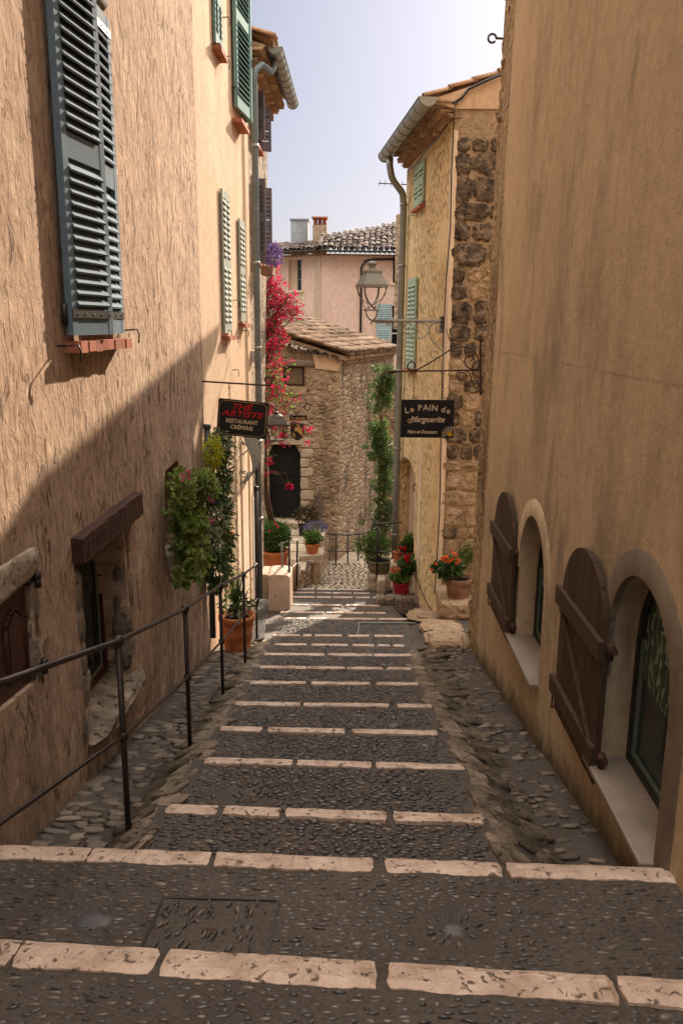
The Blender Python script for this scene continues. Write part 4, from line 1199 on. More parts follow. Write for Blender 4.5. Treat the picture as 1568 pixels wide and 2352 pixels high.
board_shutter(1130,1177,1320,(1155,1111), zf0, 'farther dark plank shutter with an arched top, open flat on the wall')
mb = MB(); s_, z_ = FA.at(1550,1730,-.2); 
mb.lathe(FA.P(nS0+.03, nz0+.35, -.05), [(.001,0),(.016,0),(.016,.09),(.001,.09)], 10); mb.build('shutter_hinge', MT['rust'], HA)
# unplastered end of the tan house
eB0, eB1 = FA2.at(1073,1500), FA2.at(1160,0)
def endB(z): return lerp(eB0[0], eB1[0], (z-eB0[1])/(eB1[1]-eB0[1]))
mb = MB(); FA2.wall(mb, -9, 9.2, [], 5.8, top=[(-1.3,-9)]+[(endB(z_)+random.uniform(-.05,.05), z_) for z_ in [-9+.13*k_ for k_ in range(141)]]+[(-1.3,9.2)]); HAe = mb.build('bare_stone_end', MT['rubbleA'], HA)
mb = MB(); z = -4.6
while z < 8:
    h = random.uniform(.10,.24)
    mb.rock(FA2.P(endB(z)-random.uniform(.05,.2), z+h/2, random.uniform(-.13,-.12)), V((0,random.uniform(.10,.18),0)), V((.10+random.random()*.03,0,0)), V((0,0,h*.62)), 7, .45, sq=6, smooth=False)
    mb.rock(FA2.P(endB(z)-random.uniform(.5,.9), z+h/2, -.13), V((0,random.uniform(.12,.25),0)), V((.11,0,0)), V((0,0,h*.5)), 6, .4, sq=6, smooth=False)
    z += h*1.02
mb.build('protruding_stones', MT['rubbleA'], HA)
mb = MB(); p = ony(1145,88,10.2); mb.tube([p+V((.35,0,-.02)), p, p+V((-.03,0,.0))] + [p+V((-.03-.045+.045*math.cos(a), 0, .045*math.sin(a)+.0)) for a in [0.4*k for k in range(0, 15)]], .013, 6)
tag(mb.build('ring_hook', MT['iron']), 'black iron ring hook sticking out high against the sky', 'hook')

# ---------- cream stone house on the right
HB = thing('stone_house', 'cream house on the right with dark stone quoins and a zinc gutter', 'house', (1.37, 13.5, -5))
ezB = 3.18
tb = FBs.len
niche0 = FBs.at(950,1240)[0]; niche1 = FBs.at(912,1240)[0]
nzt_ = FBs.at(930,1048)[1]; nzb = -5.9
print('niche', niche0, niche1, nzt_)
na = arch(niche0, niche1, nzb, nzt_-.42, nzt_)
mb = MB(); FBs.wall(mb, -9, ezB, [(na, .22)], .3, top=[(0,-9),(tb,-9),(tb,ezB-.12),(0,ezB)])
mb.build('wall', MT['cream'], HB)
mb = MB(); FBs.prism(mb, na, -.24, -.22); mb.build('niche_back', MT['plaster2'], HB)
mb = MB(); FBf.wall(mb, -9, ezB, [], 3.9, top=[(0,-9),(FBf.len,-9),(FBf.len,ezB+.95),(0,ezB+.08)]); mb.build('front_wall', MT['mortarB'], HB)
# big rough quoin stones on the front
zz = -5.3; k = 0
while zz < 2.75:
    h = random.uniform(.20,.42) if zz > -2 else random.uniform(.17,.34); s = .05 if k % 2 else .02; s_end = 1.55
    upper = zz > -2.3
    while s < s_end:
        wd = random.choice((.24,.32,.2,.45)) if k % 2 else random.choice((.55,.36,.26))
        wd = min(wd, s_end-s+.05)
        if wd < .12: break
        if not (random.random() < .04):
            mb = MB(); mb.block(FBf.P(s+wd/2, zz+h/2, -.055), V((wd*.51,0,0)), V((0,-.085,0)), V((0,0,h*.51)), 9, .22, .3)
            mb.build('quoin_stone', MT['quoin'] if (upper and random.random() < .85) or random.random() < .15 else MT['quoin2'], HB)
        s += wd+.03
    zz += h+.02; k += 1
mb = MB(); z = -5.0
FBs.box(mb, -.012, .20, -5.3, 2.9, -.05, .012); mb.build('corner_plaster', MT['trim'], HB)
mb = MB(); FBs.box(mb, niche0-.62, niche0-.42, -5.3, FBs.at(980,1010)[1], -.05, .014); mb.build('smooth_band', MT['trim'], HB)
mb = MB(); genoise(mb, FBs, .05, tb, ezB-.14, 3); mb.build('eave_tiles', MT['eave'], HB)
mb = MB(); tiled(mb, FBs.P(0.06, ezB+1.0, -2.2), FBs.t*.215, 20, (FBs.n*2.62+V((0,0,-.86)))/7, 7, .10); mb.build('roof', MT['eave'], HB)
mb = MB(); mb.prism([FBf.P(-.40, ezB+.14, .02), FBf.P(0, ezB+.02, .02), FBf.P(2.1, ezB+.02, .02), FBf.P(2.1, ezB+.93, .02)], V((0,.12,0))); mb.build('gable_mortar', MT['plaster2'], HB)
mb = MB(); gz = ezB+.10
gutter(mb, FBs, -.12, tb+.05, gz+.05, .45, .135); gt = mb.build('gutter', MT['zinc'], HB)
mb = MB(); gutter_bands(mb, FBs, -.12, tb+.05, gz+.05, .45, 9, .140); mb.build('gutter_strap', MT['zinc'], gt)
def closed_pair(f, H, u0, u1, vt_, vb, mat):
    s0 = f.at(u0, (vt_+vb)/2)[0]; s1 = f.at(u1, (vt_+vb)/2)[0]
    if s0 > s1: s0, s1 = s1, s0
    z1 = f.at((u0+u1)/2, vt_)[1]; z0 = f.at((u0+u1)/2, vb)[1]; m = (s0+s1)/2
    leaf(mat, H, f, s0, .02, 1, 0, m-s0-.006, z0, z1, .035, .085, True, stile=.06); leaf(mat, H, f, m+.006, .02, 1, 0, s1-m-.006, z0, z1, .035, .085, True, stile=.06)
    mb = MB(); f.box(mb, s0-.05, s1+.05, z0-.07, z0-.02, -.02, .09); mb.build('window_sill', MT['brick'], H)
    hook(f, s0-.1, z0, H, L=.10); hook(f, s1+.12, z0-.1, H, L=.10)
closed_pair(FBs, HB, 977,957,376,472, MT['mint'])
closed_pair(FBs, HB, 958,940,640,846, MT['mint'])
t = thing('downpipe', 'thick zinc downpipe at the far corner of the cream stone house', 'pipe', (.8, 17.5, -5.5))
b0 = FBs.P(tb-.45, gz-.08, .42)
pA = FBs.P(tb-.28, 0, .10)
mb = MB()
pth = [b0, b0-V((0,0,.16)), b0+V((.03,.02,-.30))]
for kf in range(1, 6):
    f = kf/6; f2 = f*f*(3-2*f); pth.append(V((lerp(b0.x+.03, pA.x, f2), lerp(b0.y, pA.y, f2), gz-.38-.42*f)))
pth += [V((pA.x, pA.y, gz-.95)), V((pA.x-.01, pA.y, -3)), V((pA.x-.01, pA.y, -5.75))]
mb.tube(pth, .068, 14); mb.build('pipe', MT['zinc'], t)
mb = MB()
for z in (gz-.95, 1.15, -.95, -2.6, -4.5): mb.tube([(pA.x, pA.y, z), (pA.x, pA.y, z+.05)], .077, 14)
mb.build_each('pipe_collar', MT['zinc'], t)
# cable
cab = [(1152,170),(1110,188),(1075,205),(1060,225),(1040,238)]
mb = MB(); mb.tube([ony(u, v, 13.44) for u, v in cab] + [ony(1050,232,13.44)+V((.0,0,-.03))], .022, 6)
mb.tube([ony(u, v, 13.42) for u, v in ((1046,232),(1042,270),(1036,400),(1034,520),(1024,640),(1018,770),(1012,1000),(1009,1170),(1004,1260),(1000,1330),(997,1365))], .010, 5)
mb.tube([FBs.P(s, z, .1) for s, z in ((.1,3.0),(.7,2.95),(1.6,2.96),(2.6,2.9),(3.6,2.9))], .012, 5)
tag(mb.build('cable', MT['iron']), 'black cable running down beside the dark quoin stones', 'cable')
mb = MB(); mb.tube([FBs.P(*FBs.at(u, v, .02), .02) for u, v in ((940,1306),(958,1330),(968,1360),(985,1395),(1000,1412))], .008, 5)
tag(mb.build('cable', MT['iron']), 'thin loose wire at the foot of the cream wall by the red pot', 'cable')
mb = MB(); s, z = FBs.at(956,1120); mb.tube([FBs.P(s, z+.06, .01), FBs.P(s, z+.05, .06), FBs.P(s+.03, z, .06), FBs.P(s+.02, z-.05, .05), FBs.P(s-.04, z-.05, .05)], .012, 6); mb.build('shutter_hook', MT['iron'], HB)
# antenna
t = thing('antenna', 'thin rake aerial sticking out to the left of the zinc downpipe', 'antenna', ony(925,424,18.5))
mb = MB(); A0, A1 = ony(869,421,18.5), ony(936,424,18.5); mb.tube([A0, A1], .012, 6); mb.build('boom', MT['iron'], t)
mb = MB()
for f in (.03,.22,.42,.62,.8): c = A0.lerp(A1, f); mb.tube([c+V((-.01,.0,-.06)), c+V((.01,0,.07))], .005, 5)
mb.build('rods', MT['iron'], t)

# ---------- cottage with the black door
HC = thing('stone_cottage', 'rubble stone cottage with canal tile roof and black plank door', 'cottage', (-2, 21, -5))
dz0 = -4.93; d0, d1 = FC.at(618,1110)[0], FC.at(689,1110)[0]; dz1 = FC.at(655,1021)[1]
hole = [(d0, dz0), (d1, dz0), (d1+.02, dz1-.25), (d1-.12, dz1), (d0+.12, dz1), (d0-.02, dz1-.25)]
wa, wb = FC.at(650,868)[0], FC.at(699,868)[0]; wz0, wz1 = FC.at(675,887)[1], FC.at(675,842)[1]
whole = [(wa, wz0), (wb, wz0), (wb, wz1), (wa, wz1)]
czl = FC.at(650,775)[1]; czr = FC.at(775,828)[1]
print('cottage eave', czl, czr, 'door', d0, d1, dz0, dz1)
zR0 = FCs.at(792,832)[1]; zR1 = FCs.at(890,797)[1]; print('side eave', zR0, zR1)
L = FC.len
zl_ = czr + (L+.1)*.27
mb = MB(); FC.wall(mb, -9, 0, [(hole, .22), (whole, .16)], .4, top=[(0,-9),(L,-9),(L,czr),(0,zl_)])
# rounded corner
N = 6; p0, p1 = FC.P(L, 0), FCs.P(0, 0); cc = V((-.50, 20.6, 0)); prev = None
for i in range(N+1):
    t_ = i/N; pt = p0*(1-t_)**2 + cc*2*t_*(1-t_) + p1*t_**2
    if prev is not None: mb.quad(V((prev.x, prev.y, -9)), V((pt.x, pt.y, -9)), V((pt.x, pt.y, czr)), V((prev.x, prev.y, czr)))
    prev = pt
mb.build('wall', MT['rubble'], HC)
mb = MB(); FCs.wall(mb, -9, 0, [], 3.0, top=[(0,-9),(FCs.len,-9),(FCs.len,zR1-.12),(0,czr)]); mb.build('side_wall', MT['rubble_side'], HC)
mb = MB(); FC.box(mb, d0-.05, d1+.05, dz0, dz1+.02, -.20, -.16)
dr_ = mb.build('door', MT['door'], HC)
mb = MB()
for k in range(9): FC.box(mb, d0, d1, dz0+.2*k+.1, dz0+.2*k+.11, -.16, -.152)
mb.build('plank_ribs', MT['door'], dr_)
mb = MB(); mb.rock(FC.P(d0+.12, (dz0+dz1)/2, -.14), (.03,0,0), (0,.03,0), (0,0,.03), 5, 0, sq=2); mb.build('handle', MT['iron'], dr_)
zq = dz0; k = 0
while zq < dz1+.1:
    h = random.uniform(.22,.34)
    mb = MB(); wd = .22 if k % 2 else .34
    mb.rock(FC.P(d1+wd/2+.005, zq+h/2, -.05), V((wd*.5,0,0)), V((0,-.075,0)), V((0,0,h*.48)), 7, .08, sq=9, smooth=False); mb.build('door_jamb_stone', MT['slab'], HC)
    mb = MB(); wd = .34 if k % 2 else .22
    mb.rock(FC.P(d0-wd/2-.005, zq+h/2, -.05), V((wd*.5,0,0)), V((0,-.075,0)), V((0,0,h*.48)), 7, .08, sq=9, smooth=False); mb.build('door_jamb_stone', MT['slab'], HC)
    zq += h+.012; k += 1
mb = MB(); FC.prism(mb, [(d0-.12,dz1+.005),(d1+.12,dz1+.005),(d1+.10,dz1+.36),(d0-.10,dz1+.38)], -.1, .03); mb.build('door_lintel', MT['slab'], HC)
mb = MB(); FC.box(mb, wa, wb, wz0, wz1, -.15, -.14); wn = mb.build('window', m_simple('dusty_pane', (.20,.15,.10), .3, .5), HC)
mb = MB()
for a in ((wa,wa+.05,wz0,wz1),(wb-.05,wb,wz0,wz1),(wa+.05,wb-.05,wz0,wz0+.05),(wa+.05,wb-.05,wz1-.05,wz1)): FC.box(mb, *a, -.14, -.10)
mb.build('frame', MT['redwood'], wn)
bl_, br_ = FC.at(628,833), FC.at(722,833)
mb = MB(); mb.rock(FC.P((bl_[0]+br_[0])/2, bl_[1], -.02), V(((br_[0]-bl_[0])/2,0,0)), V((0,-.08,0)), V((0,0,.075)), 12, .12, sq=8); mb.build('lintel_beam', MT['oldbeam'], HC)
mb = MB(); FC.box(mb, wa-.12, wb+.05, wz0-.2, wz0-.02, -.1, .02); mb.build('window_sill', MT['mortarB'], HC)
# roof falls to the right
mb = MB(); ncol = 26; ax = FCs.t*.215
dn = V((1, -.20, -.30)).normalized()
top = FCs.P(-.25, czr+.16, .22) - dn*3.4
tiled(mb, top, ax, ncol, dn*3.4/10, 10, .10, .016)
rf = mb.build('roof', MT['tile'], HC)
mb = MB(); o_ = FCs.P(-.25, czr+.10, .15)
mb.prism([o_, o_-dn*3.5, o_-dn*3.5-V((0,0,.10)), o_-V((0,0,.10))], ax*ncol); mb.build('roof_deck', MT['mortarB'], HC)
mb = MB()
for k in range(12):
    c = FC.P(L+.05-k*.235, czr+.0+k*.235*.27+.07, .0)
    arc_tile(mb, c+V((0,-.16,0)), c+V((0,.3,0)), (.26,0,1), .10); arc_tile(mb, c+V((.117,-.14,-.02)), c+V((.117,.3,-.02)), (.26,0,1), .10, True)
mb.build('verge_tiles', MT['gtile'], HC)
mb = MB(); genoise(mb, FCs, .0, FCs.len-.3, czr-.12, 2, .08); mb.build('eave_tiles', MT['eave'], HC)
mb = MB(); mb.prism([FC.P(L-.42, czr-.20, .04), FC.P(L+.12, czr-.26, .04), FC.P(L+.24, czr-.06, .04), FC.P(L+.24, czr+.08, .04), FC.P(L-.5, czr+.16, .04)], V((0,.3,0))); mb.build('eave_corner', MT['plaster2'], HC)
# crest and name board hung above the door are added with the other signs

# ---------- pink house in the distance
HP = thing('pink_house', 'distant pink house with a tiled roof and two chimneys', 'house', (0, 34, -6))
pzl = FPr.at(740,583)[1]; pzr = FPr.at(910,576)[1]; pzm = pzl
print('pink eave', pzl, pzr, FPl.at(640,590))
wl = FPl.at(662,630)[0], FPl.at(692,630)[0]; wlz = FPl.at(677,667)[1], FPl.at(677,597)[1]
mb = MB(); FPl.wall(mb, -14, pzl, [([(wl[0],wlz[0]),(wl[1],wlz[0]),(wl[1],wlz[1]),(wl[0],wlz[1])], .2)], 1.5)
mb.build('wall', MT['plasterP'], HP)
wr0, wr1 = FPr.at(902,620)[0], FPr.at(925,620)[0]; wrz = FPr.at(905,650)[1], FPr.at(905,588)[1]
w3 = FPr.at(898,750)[0], FPr.at(912,750)[0]; w3z = FPr.at(905,802)[1], FPr.at(905,702)[1]
mb = MB(); FPr.wall(mb, -14, pzl, [([(wr0,wrz[0]),(wr1,wrz[0]),(wr1,wrz[1]),(wr0,wrz[1])], .2), ([(w3[0],w3z[0]),(w3[1]+.3,w3z[0]),(w3[1]+.3,w3z[1]),(w3[0],w3z[1])], .2)], 8)
mb.build('wall', MT['plasterP'], HP)
mb = MB(); FPl.box(mb, wl[0], wl[1], wlz[0], wlz[1], -.2, -.19); wn = mb.build('window', MT['glass'], HP)
mb = MB()
m_ = lerp(wl[0], wl[1], .5)
for a in ((wl[0],m_,wlz[0],wlz[1]),): FPl.box(mb, *a, -.19, -.15)
mb.build('shutter', MT['plaster2'], wn)
mb = MB()
for a in ((m_,m_+.04,wlz[0],wlz[1]),(wl[1]-.04,wl[1],wlz[0],wlz[1]),(m_+.04,wl[1]-.04,lerp(*wlz,.35),lerp(*wlz,.35)+.03),(m_+.04,wl[1]-.04,lerp(*wlz,.7),lerp(*wlz,.7)+.03)): FPl.box(mb, *a, -.19, -.16)
mb.build('frame', MT['oldbeam'], wn)
mb = MB(); FPl.box(mb, wl[0]-.1, wl[1]+.1, wlz[0]-.08, wlz[0]-.005, -.1, .06); mb.build('window_sill', MT['trim'], HP)
for (s0, s1, za, zb2) in ((wr0, wr1, *wrz), (w3[0], w3[1]+.3, *w3z)):
    mb = MB(); FPr.box(mb, s0, s1, za, zb2, -.2, -.19); wn = mb.build('window', MT['dark'], HP)
    mb = MB()
    for a in ((s0,s0+.05,za,zb2),(s0+.05,s1,lerp(za,zb2,.35),lerp(za,zb2,.35)+.05),(s0+.05,s1,lerp(za,zb2,.7),lerp(za,zb2,.7)+.03)): FPr.box(mb, *a, -.19, -.15)
    mb.build('frame', MT['white_p'] if za < 0 else MT['black'], wn)
    mb = MB(); FPr.box(mb, s0-.1, s1+.1, za-.08, za-.003, -.1, .06); mb.build('window_sill', MT['trim'], HP)
sA_, sB_ = FPr.at(864,750)[0], FPr.at(897,750)[0]
m_ = (sA_+sB_)/2
leaf(MT['pblue'], HP, FPr, sA_, .03, 1, 0, sB_-sA_, w3z[0]-.05, w3z[1]+.05, .04, .085)
mb = MB(); FPr.box(mb, m_-.04, m_+.04, w3z[0], w3z[1], .03, .07); mb.build('shutter_rail', MT['pblue'], HP)
# roofs
mb = MB(); upR = V((0.05, 3.2, 1.05))
a = FPr.P(-.1, pzl+.16, .45); nc = 34
for i_ in range(nc):
    n_ = min(16, int(6+i_*.55)); dn_ = -upR*1.6/15
    tiled(mb, a-dn_*n_+FPr.t*.225*i_, FPr.t*.225, 1, dn_, n_, .105, .02)
mb.build('roof', MT['gtile'], HP)
mb = MB(); a2 = FPl.P(-.1, pzl+.12, .45); nb_ = V((FPl.n.x*-3.2, FPl.n.y*-3.2, .62))
tiled(mb, a2+nb_, FPl.t*.225, 29, -nb_/9, 9, .105, .02); mb.build('roof', MT['gtile'], HP)
mb = MB(); genoise(mb, FPr, 0, FPr.len, pzl-.10, 2, .09); genoise(mb, FPl, 0, FPl.len, pzl-.10, 2, .09); mb.build('eave_tiles', MT['eave'], HP)
mb = MB(); gutter(mb, FPr, -.1, FPr.len, pzl+.1, .5, .06); gutter(mb, FPl, 0, FPl.len+.05, pzl+.1, .5, .06); mb.build('gutter', MT['dzinc'], HP)
mb = MB(); s_ = FPr.at(828,700)[0]
mb.tube([FPr.P(FPr.at(905,578)[0], pzl-.16, .08), FPr.P(s_+.5, pzl-.18, .08), FPr.P(s_+.15, pzl-.25, .08), FPr.P(s_, pzl-.5, .08), FPr.P(s_, -9, .08)], .045, 8); mb.build('cable_pipe', MT['iron'], HP)
mb = MB(); s_ = FPl.len; FPl.box(mb, s_-.28, s_-.0, -10, pzl-.1, 0, .05); mb.build('corner_shade_strip', m_simple('corner_edge_shade', (.52,.38,.26), .9, .1), HP)  # darker strip added at the corner: edge shading put into the colour
mb = MB(); c0 = ony(668,575,36.2); c1 = ony(707,505,36.2)
mb.box(c0.x, c1.x, 36.2, 37.0, c0.z-1.0, c1.z); ch = mb.build('chimney', MT['chim'], HP, 'square pale grey chimney block')
mb = MB(); mb.box(c0.x-.05, c1.x+.05, 36.15, 37.05, c1.z, c1.z+.05); mb.build('cap', MT['chim'], ch)
mb = MB(); c0 = ony(718,562,35.5); c1 = ony(750,517,35.5)
mb.box(c0.x, c1.x, 35.5, 36.1, c0.z-1.2, c1.z); ch = mb.build('chimney', MT['mortarB'], HP, 'small brick chimney with open pots')
mb = MB()
for k in range(3): mb.lathe((lerp(c0.x+.1, c1.x-.1, k/2), 35.75, c1.z), [(.001,0),(.09,0),(.075,.28),(.001,.28)], 10)
mb.box(c0.x-.04, c1.x+.04, 35.46, 36.14, c1.z+.27, c1.z+.33); mb.build('chimney_pots', MT['brick'], ch)
mb = MB(); c0 = ony(912,560,31); mb.box(c0.x-.05, c0.x+.5, 31, 31.5, c0.z-3, ony(912,492,31).z)
tag(mb.build('chimney_stack', MT['rubbleA']), 'rough stone chimney stack peeping out left of the zinc downpipe', 'chimney')
# stone wall and narrow house beyond the lane
mb = MB(); mb.box(.62, 1.15, 24.6, 25.1, -9, -1.45); p_ = tag(mb.build('garden_wall', MT['rubble_side']), 'dark narrow stone wall behind the climbing vine', 'wall')
mb = MB(); mb.box(.55, 1.22, 24.5, 25.2, -1.445, -1.38); mb.build('coping', MT['kerb'], p_)
# ------------------------------------------------------------ railings
def post_line(name, label, pts, top_ext_start=None, r=.016, rr=.012, mat='iron', ball=True, mid=True, extra=None):
    """pts: list of (base point, top z, mid z)"""
    t = thing(name, label, 'railing', pts[0][0])
    for b, zt_, zm in pts:
        mb = MB(); mb.tube([b-V((0,0,.12)), V((b.x, b.y, zt_-.01))], r, 8)
        mb.lathe((b.x, b.y, zt_-.035), [(.001,0),(r*1.1,.004),(r*1.75,.018),(r*1.9,.035),(r*1.6,.055),(.001,.066)], 12)
        if mid: mb.lathe((b.x, b.y, zm-.03), [(.001,0),(r*1.6,.012),(r*1.75,.03),(r*1.6,.048),(.001,.06)], 12)
        mb.build('post', MT[mat], t)
    tp = [V((b.x, b.y, z)) for b, z, m in pts]; mp = [V((b.x, b.y, m)) for b, z, m in pts]
    if extra: tp = [extra[0]] + tp; mp = [extra[1]] + mp
    mb = MB(); mb.tube(tp, rr*1.15, 10); mb.build('top_rail', MT[mat], t)
    if mid: mb = MB(); mb.tube(mp, rr*.85, 10); mb.build('middle_rail', MT[mat], t)
    return t
pts = []
for (ub, vb, ut, vt_, vm) in ((295,1893,265,1472,1690),(436,1700,422,1398,1556),(512,1592,503,1345,1473),(563,1522,551,1319,1412),(590,1472,590,1298,1378)):
    b = ong(ub, vb, -.02); zt_ = ony(ut, vt_, b.y).z; zm = ony((ub+ut)/2, vm, b.y).z
    pts.append((b, zt_, zm))
b1, b2 = pts[0][0], pts[1][0]; d = (pts[0][0]-pts[1][0])
bn = ong(-6, 2205, -.02); dz = (bn.y-b1.y)*(-.26)
ztn = pts[0][1]+dz
railing = post_line('railing', 'long black iron handrail down the left side of the steps', [(bn, ztn, bn.z+.5)] + pts)
# small rail on the low wall
pl = []
for (ub, vb, vt_, vm) in ((651,1312,1248,1300),(657,1352,1246,1293),(681,1342,1240,1287)):
    pass
B = [ony(650,1330,15.0), ony(664,1392,14.75), ony(681,1345,16.5)]
T = [ony(647,1248,15.0), ony(664,1243,14.75), ony(683,1240,16.5)]
t = thing('railing', 'short iron rail beside the big boxwood pot above the pale stone block', 'railing', B[1])
mb = MB(); mb.tube([B[0], T[0]], .020, 8); mb.build('post', MT['greyiron'], t)
mb = MB(); mb.tube([B[1]-V((0,0,.15)), T[1]], .020, 8); mb.build('post', MT['iron'], t)
mb = MB(); mb.tube([B[2], T[2]], .020, 8); mb.build('post', MT['iron'], t)
mb = MB(); mb.tube([T[0]+(T[0]-T[1])*.35+V((0,0,-.02)), T[0], T[1], T[2]], .020, 8); mb.build('top_rail', MT['greyiron'], t)
mb = MB(); mb.tube([B[0].lerp(T[0], .28), B[1].lerp(T[1], .55), B[2].lerp(T[2], .50)], .015, 8); mb.build('middle_rail', MT['greyiron'], t)
# rail at the turn of the lane
pts = []
for (u, vb, vt_, vm, y) in ((742,1303,1225,1264,20.0),(771,1302,1227,1266,20.15),(798,1302,1229,1267,20.3),(822,1297,1226,1264,20.6),(846,1296,1224,1263,20.9)):
    b = ony(u, vb, y); pts.append((b, ony(u, vt_, y).z, ony(u, vm, y).z))
post_line('railing', 'black iron railing across the bottom of the lit landing', pts, r=.020, rr=.016)
# tall rail bracket by the zinc pipe
t = thing('railing', 'tall black iron rail with a curled end fixed into the arched niche', 'railing', ony(866,1322,17.0))
b = ony(865,1324,17.1); q_ = ony(869,1203,17.1); e = ony(920,1200,16.6)
mb = MB(); mb.tube([b-V((0,0,.1)), V((b.x, b.y, q_.z))], .022, 8); mb.build('post', MT['iron'], t)
cu = [V((b.x-.13+.0*k, b.y, q_.z-.07)) + V((.055*math.cos(a), 0, .055*math.sin(a)))*(1-.05*k) for k, a in enumerate([x*.55 for x in range(9, -1, -1)])]
mb = MB(); mb.tube([V((b.x-.06-.07*math.cos(a)*(1-k*.08), b.y, q_.z-.075+.075*math.sin(a)*(1-k*.08))) for k, a in reversed(list(enumerate([math.pi/2 - x*.6 for x in range(9)])))] + [V((b.x, b.y, q_.z)), e], .018, 8); mb.build('top_rail', MT['iron'], t)
mb = MB(); mm = ony(865,1267,17.1); mb.tube([V((b.x-.1, b.y, mm.z+.03)), V((b.x, b.y, mm.z)), ony(908,1267,16.7)], .015, 8); mb.build('middle_rail', MT['iron'], t)
# iron pot holder with curved bars by the cottage corner
cc = ony(722,1170,20.2); t = thing('bar_grille', 'curved dark iron bars leaning from the cottage wall behind the lavender pot', 'grille', ony(722,1200,20.2))
mb = MB()
for k in range(8):
    a = ony(lerp(708,734,k/7), lerp(1185,1130,k/7), 20.3); b = ony(lerp(716,738,k/7), lerp(1205,1196,k/7), 20.1)
    m = a.lerp(b, .6) + V((.06+.03*k/7, -.05, 0))
    mb.tube([a, a.lerp(m, .6)+V((.015,0,0)), m, b], .008, 5)
mb.build('bars', MT['iron'], t)
mb = MB(); mb.tube([ony(704,1190,20.3), ony(734,1130,20.35)], .016, 6); mb.build('rim', MT['iron'], t)
# pale block and garden wall piece at the foot of the first rail
blk = MB(); nx = 8
p0, p1 = ony(616,1390,14.5), ony(666,1390,14.5); ztp_ = ony(640,1320,14.5).z
prof = [(p0.x, p0.z-.4), (p1.x, p1.z-.4), (p1.x, ztp_-.06), (p1.x-.04, ztp_-.015), (lerp(p0.x, p1.x, .5), ztp_), (p0.x+.05, ztp_-.012), (p0.x, ztp_-.03)]
blk.prism([V((a, 14.5, b)) for a, b in prof], V((0,.62,0)))
plinth = MB(); plinth.box(-2.3,-1.42,15.2,17.2,-6,ony(632,1316,16.7).z); tag(plinth.build('pot_platform', MT['slab']), 'low stone platform carrying the boxwood pot behind the pale block', 'platform')
tag(blk.build('stone_block', m_stone('pale_smooth_block', [(.50,.37,.28),(.60,.45,.35),(.66,.51,.41)], .25, .008, 5)), 'pale rounded stone block ending the low wall at the top of the side path', 'block')
mb = MB(); p0 = ony(585,1390,14.45); mb.box(-2.2, blk.v[0][0]-.012, 14.56, 15.1, p0.z-.5, ztp_-.02)
t = tag(mb.build('low_wall', m_stone('warm_rough_cement', [(.40,.30,.21),(.50,.39,.28),(.56,.45,.33)], .3, .01, 4)), 'low sandy wall between the iron handrail and the pale block', 'wall')
mb = MB(); a = ony(684,1345,16.6); c = ony(668,1318,16.6)
mb.rock((a.x-.14, 16.9, a.z+.15), (.15,0,0), (0,.3,0), (0,0,.27), 8, .2, sq=5); tag(mb.build('boulder', MT['quoin2']), 'rough brown boulder under the short iron rail', 'boulder')
mb = MB(); zt_ = ony(715,1275,18.2).z
mb.obox((ony(688,1270,18.2).x, 18.0, zt_-.10), (ony(741,1270,18.2).x-ony(688,1270,18.2).x, .15, 0), (0,.7,0), (0,0,.12))
pl_slab = tag(mb.build('stone_slab', MT['slab']), 'thick stone slab carrying the small terracotta pot', 'slab')
mb = MB(); x1 = ony(741,1280,18.2).x; mb.obox((x1-.22, 18.05, zt_-1.2), (.18,0,0), (0,.6,0), (0,0,1.09)); mb.build('support', MT['quoin2'], pl_slab)
# metal ramp grating beside the wall on the left
gA, gB, gC, gD = onz(584,1478,-4.35), ony(617,1380,14.2), ony(598,1378,14.3), ong(570,1476,.1)
t = thing('floor_grating', 'slatted metal grating sloping beside the low wall on the left', 'grating', ong(595,1440))
g00, g10 = ong(572,1478,.05), ong(600,1462,.05); g01, g11 = ony(597,1379,13.2), ony(616,1381,13.2)
g00, g10 = ony(574,1480,10.3), ony(604,1470,10.3); 
mb = MB()
for k in range(9):
    a = g00.lerp(g10, k/8); b = g01.lerp(g11, k/8); mb.obox(a, b-a, V((.010,0,0)), V((0,0,.03)))
mb.build('bars', m_simple('grey_steel', (.06,.056,.052), .5, .4, .2, 20, .001, .3), t)
mb = MB()
for k in range(6):
    a = g00.lerp(g01, k/5); b = g10.lerp(g11, k/5); mb.obox(a-V((0,0,.005)), b-a, V((0,.02,0)), V((0,0,.02)))
mb.build('cross_bars', m_simple('grey_steel_dark', (.05,.047,.045), .5, .4, .2, 20, .001, .3), t)
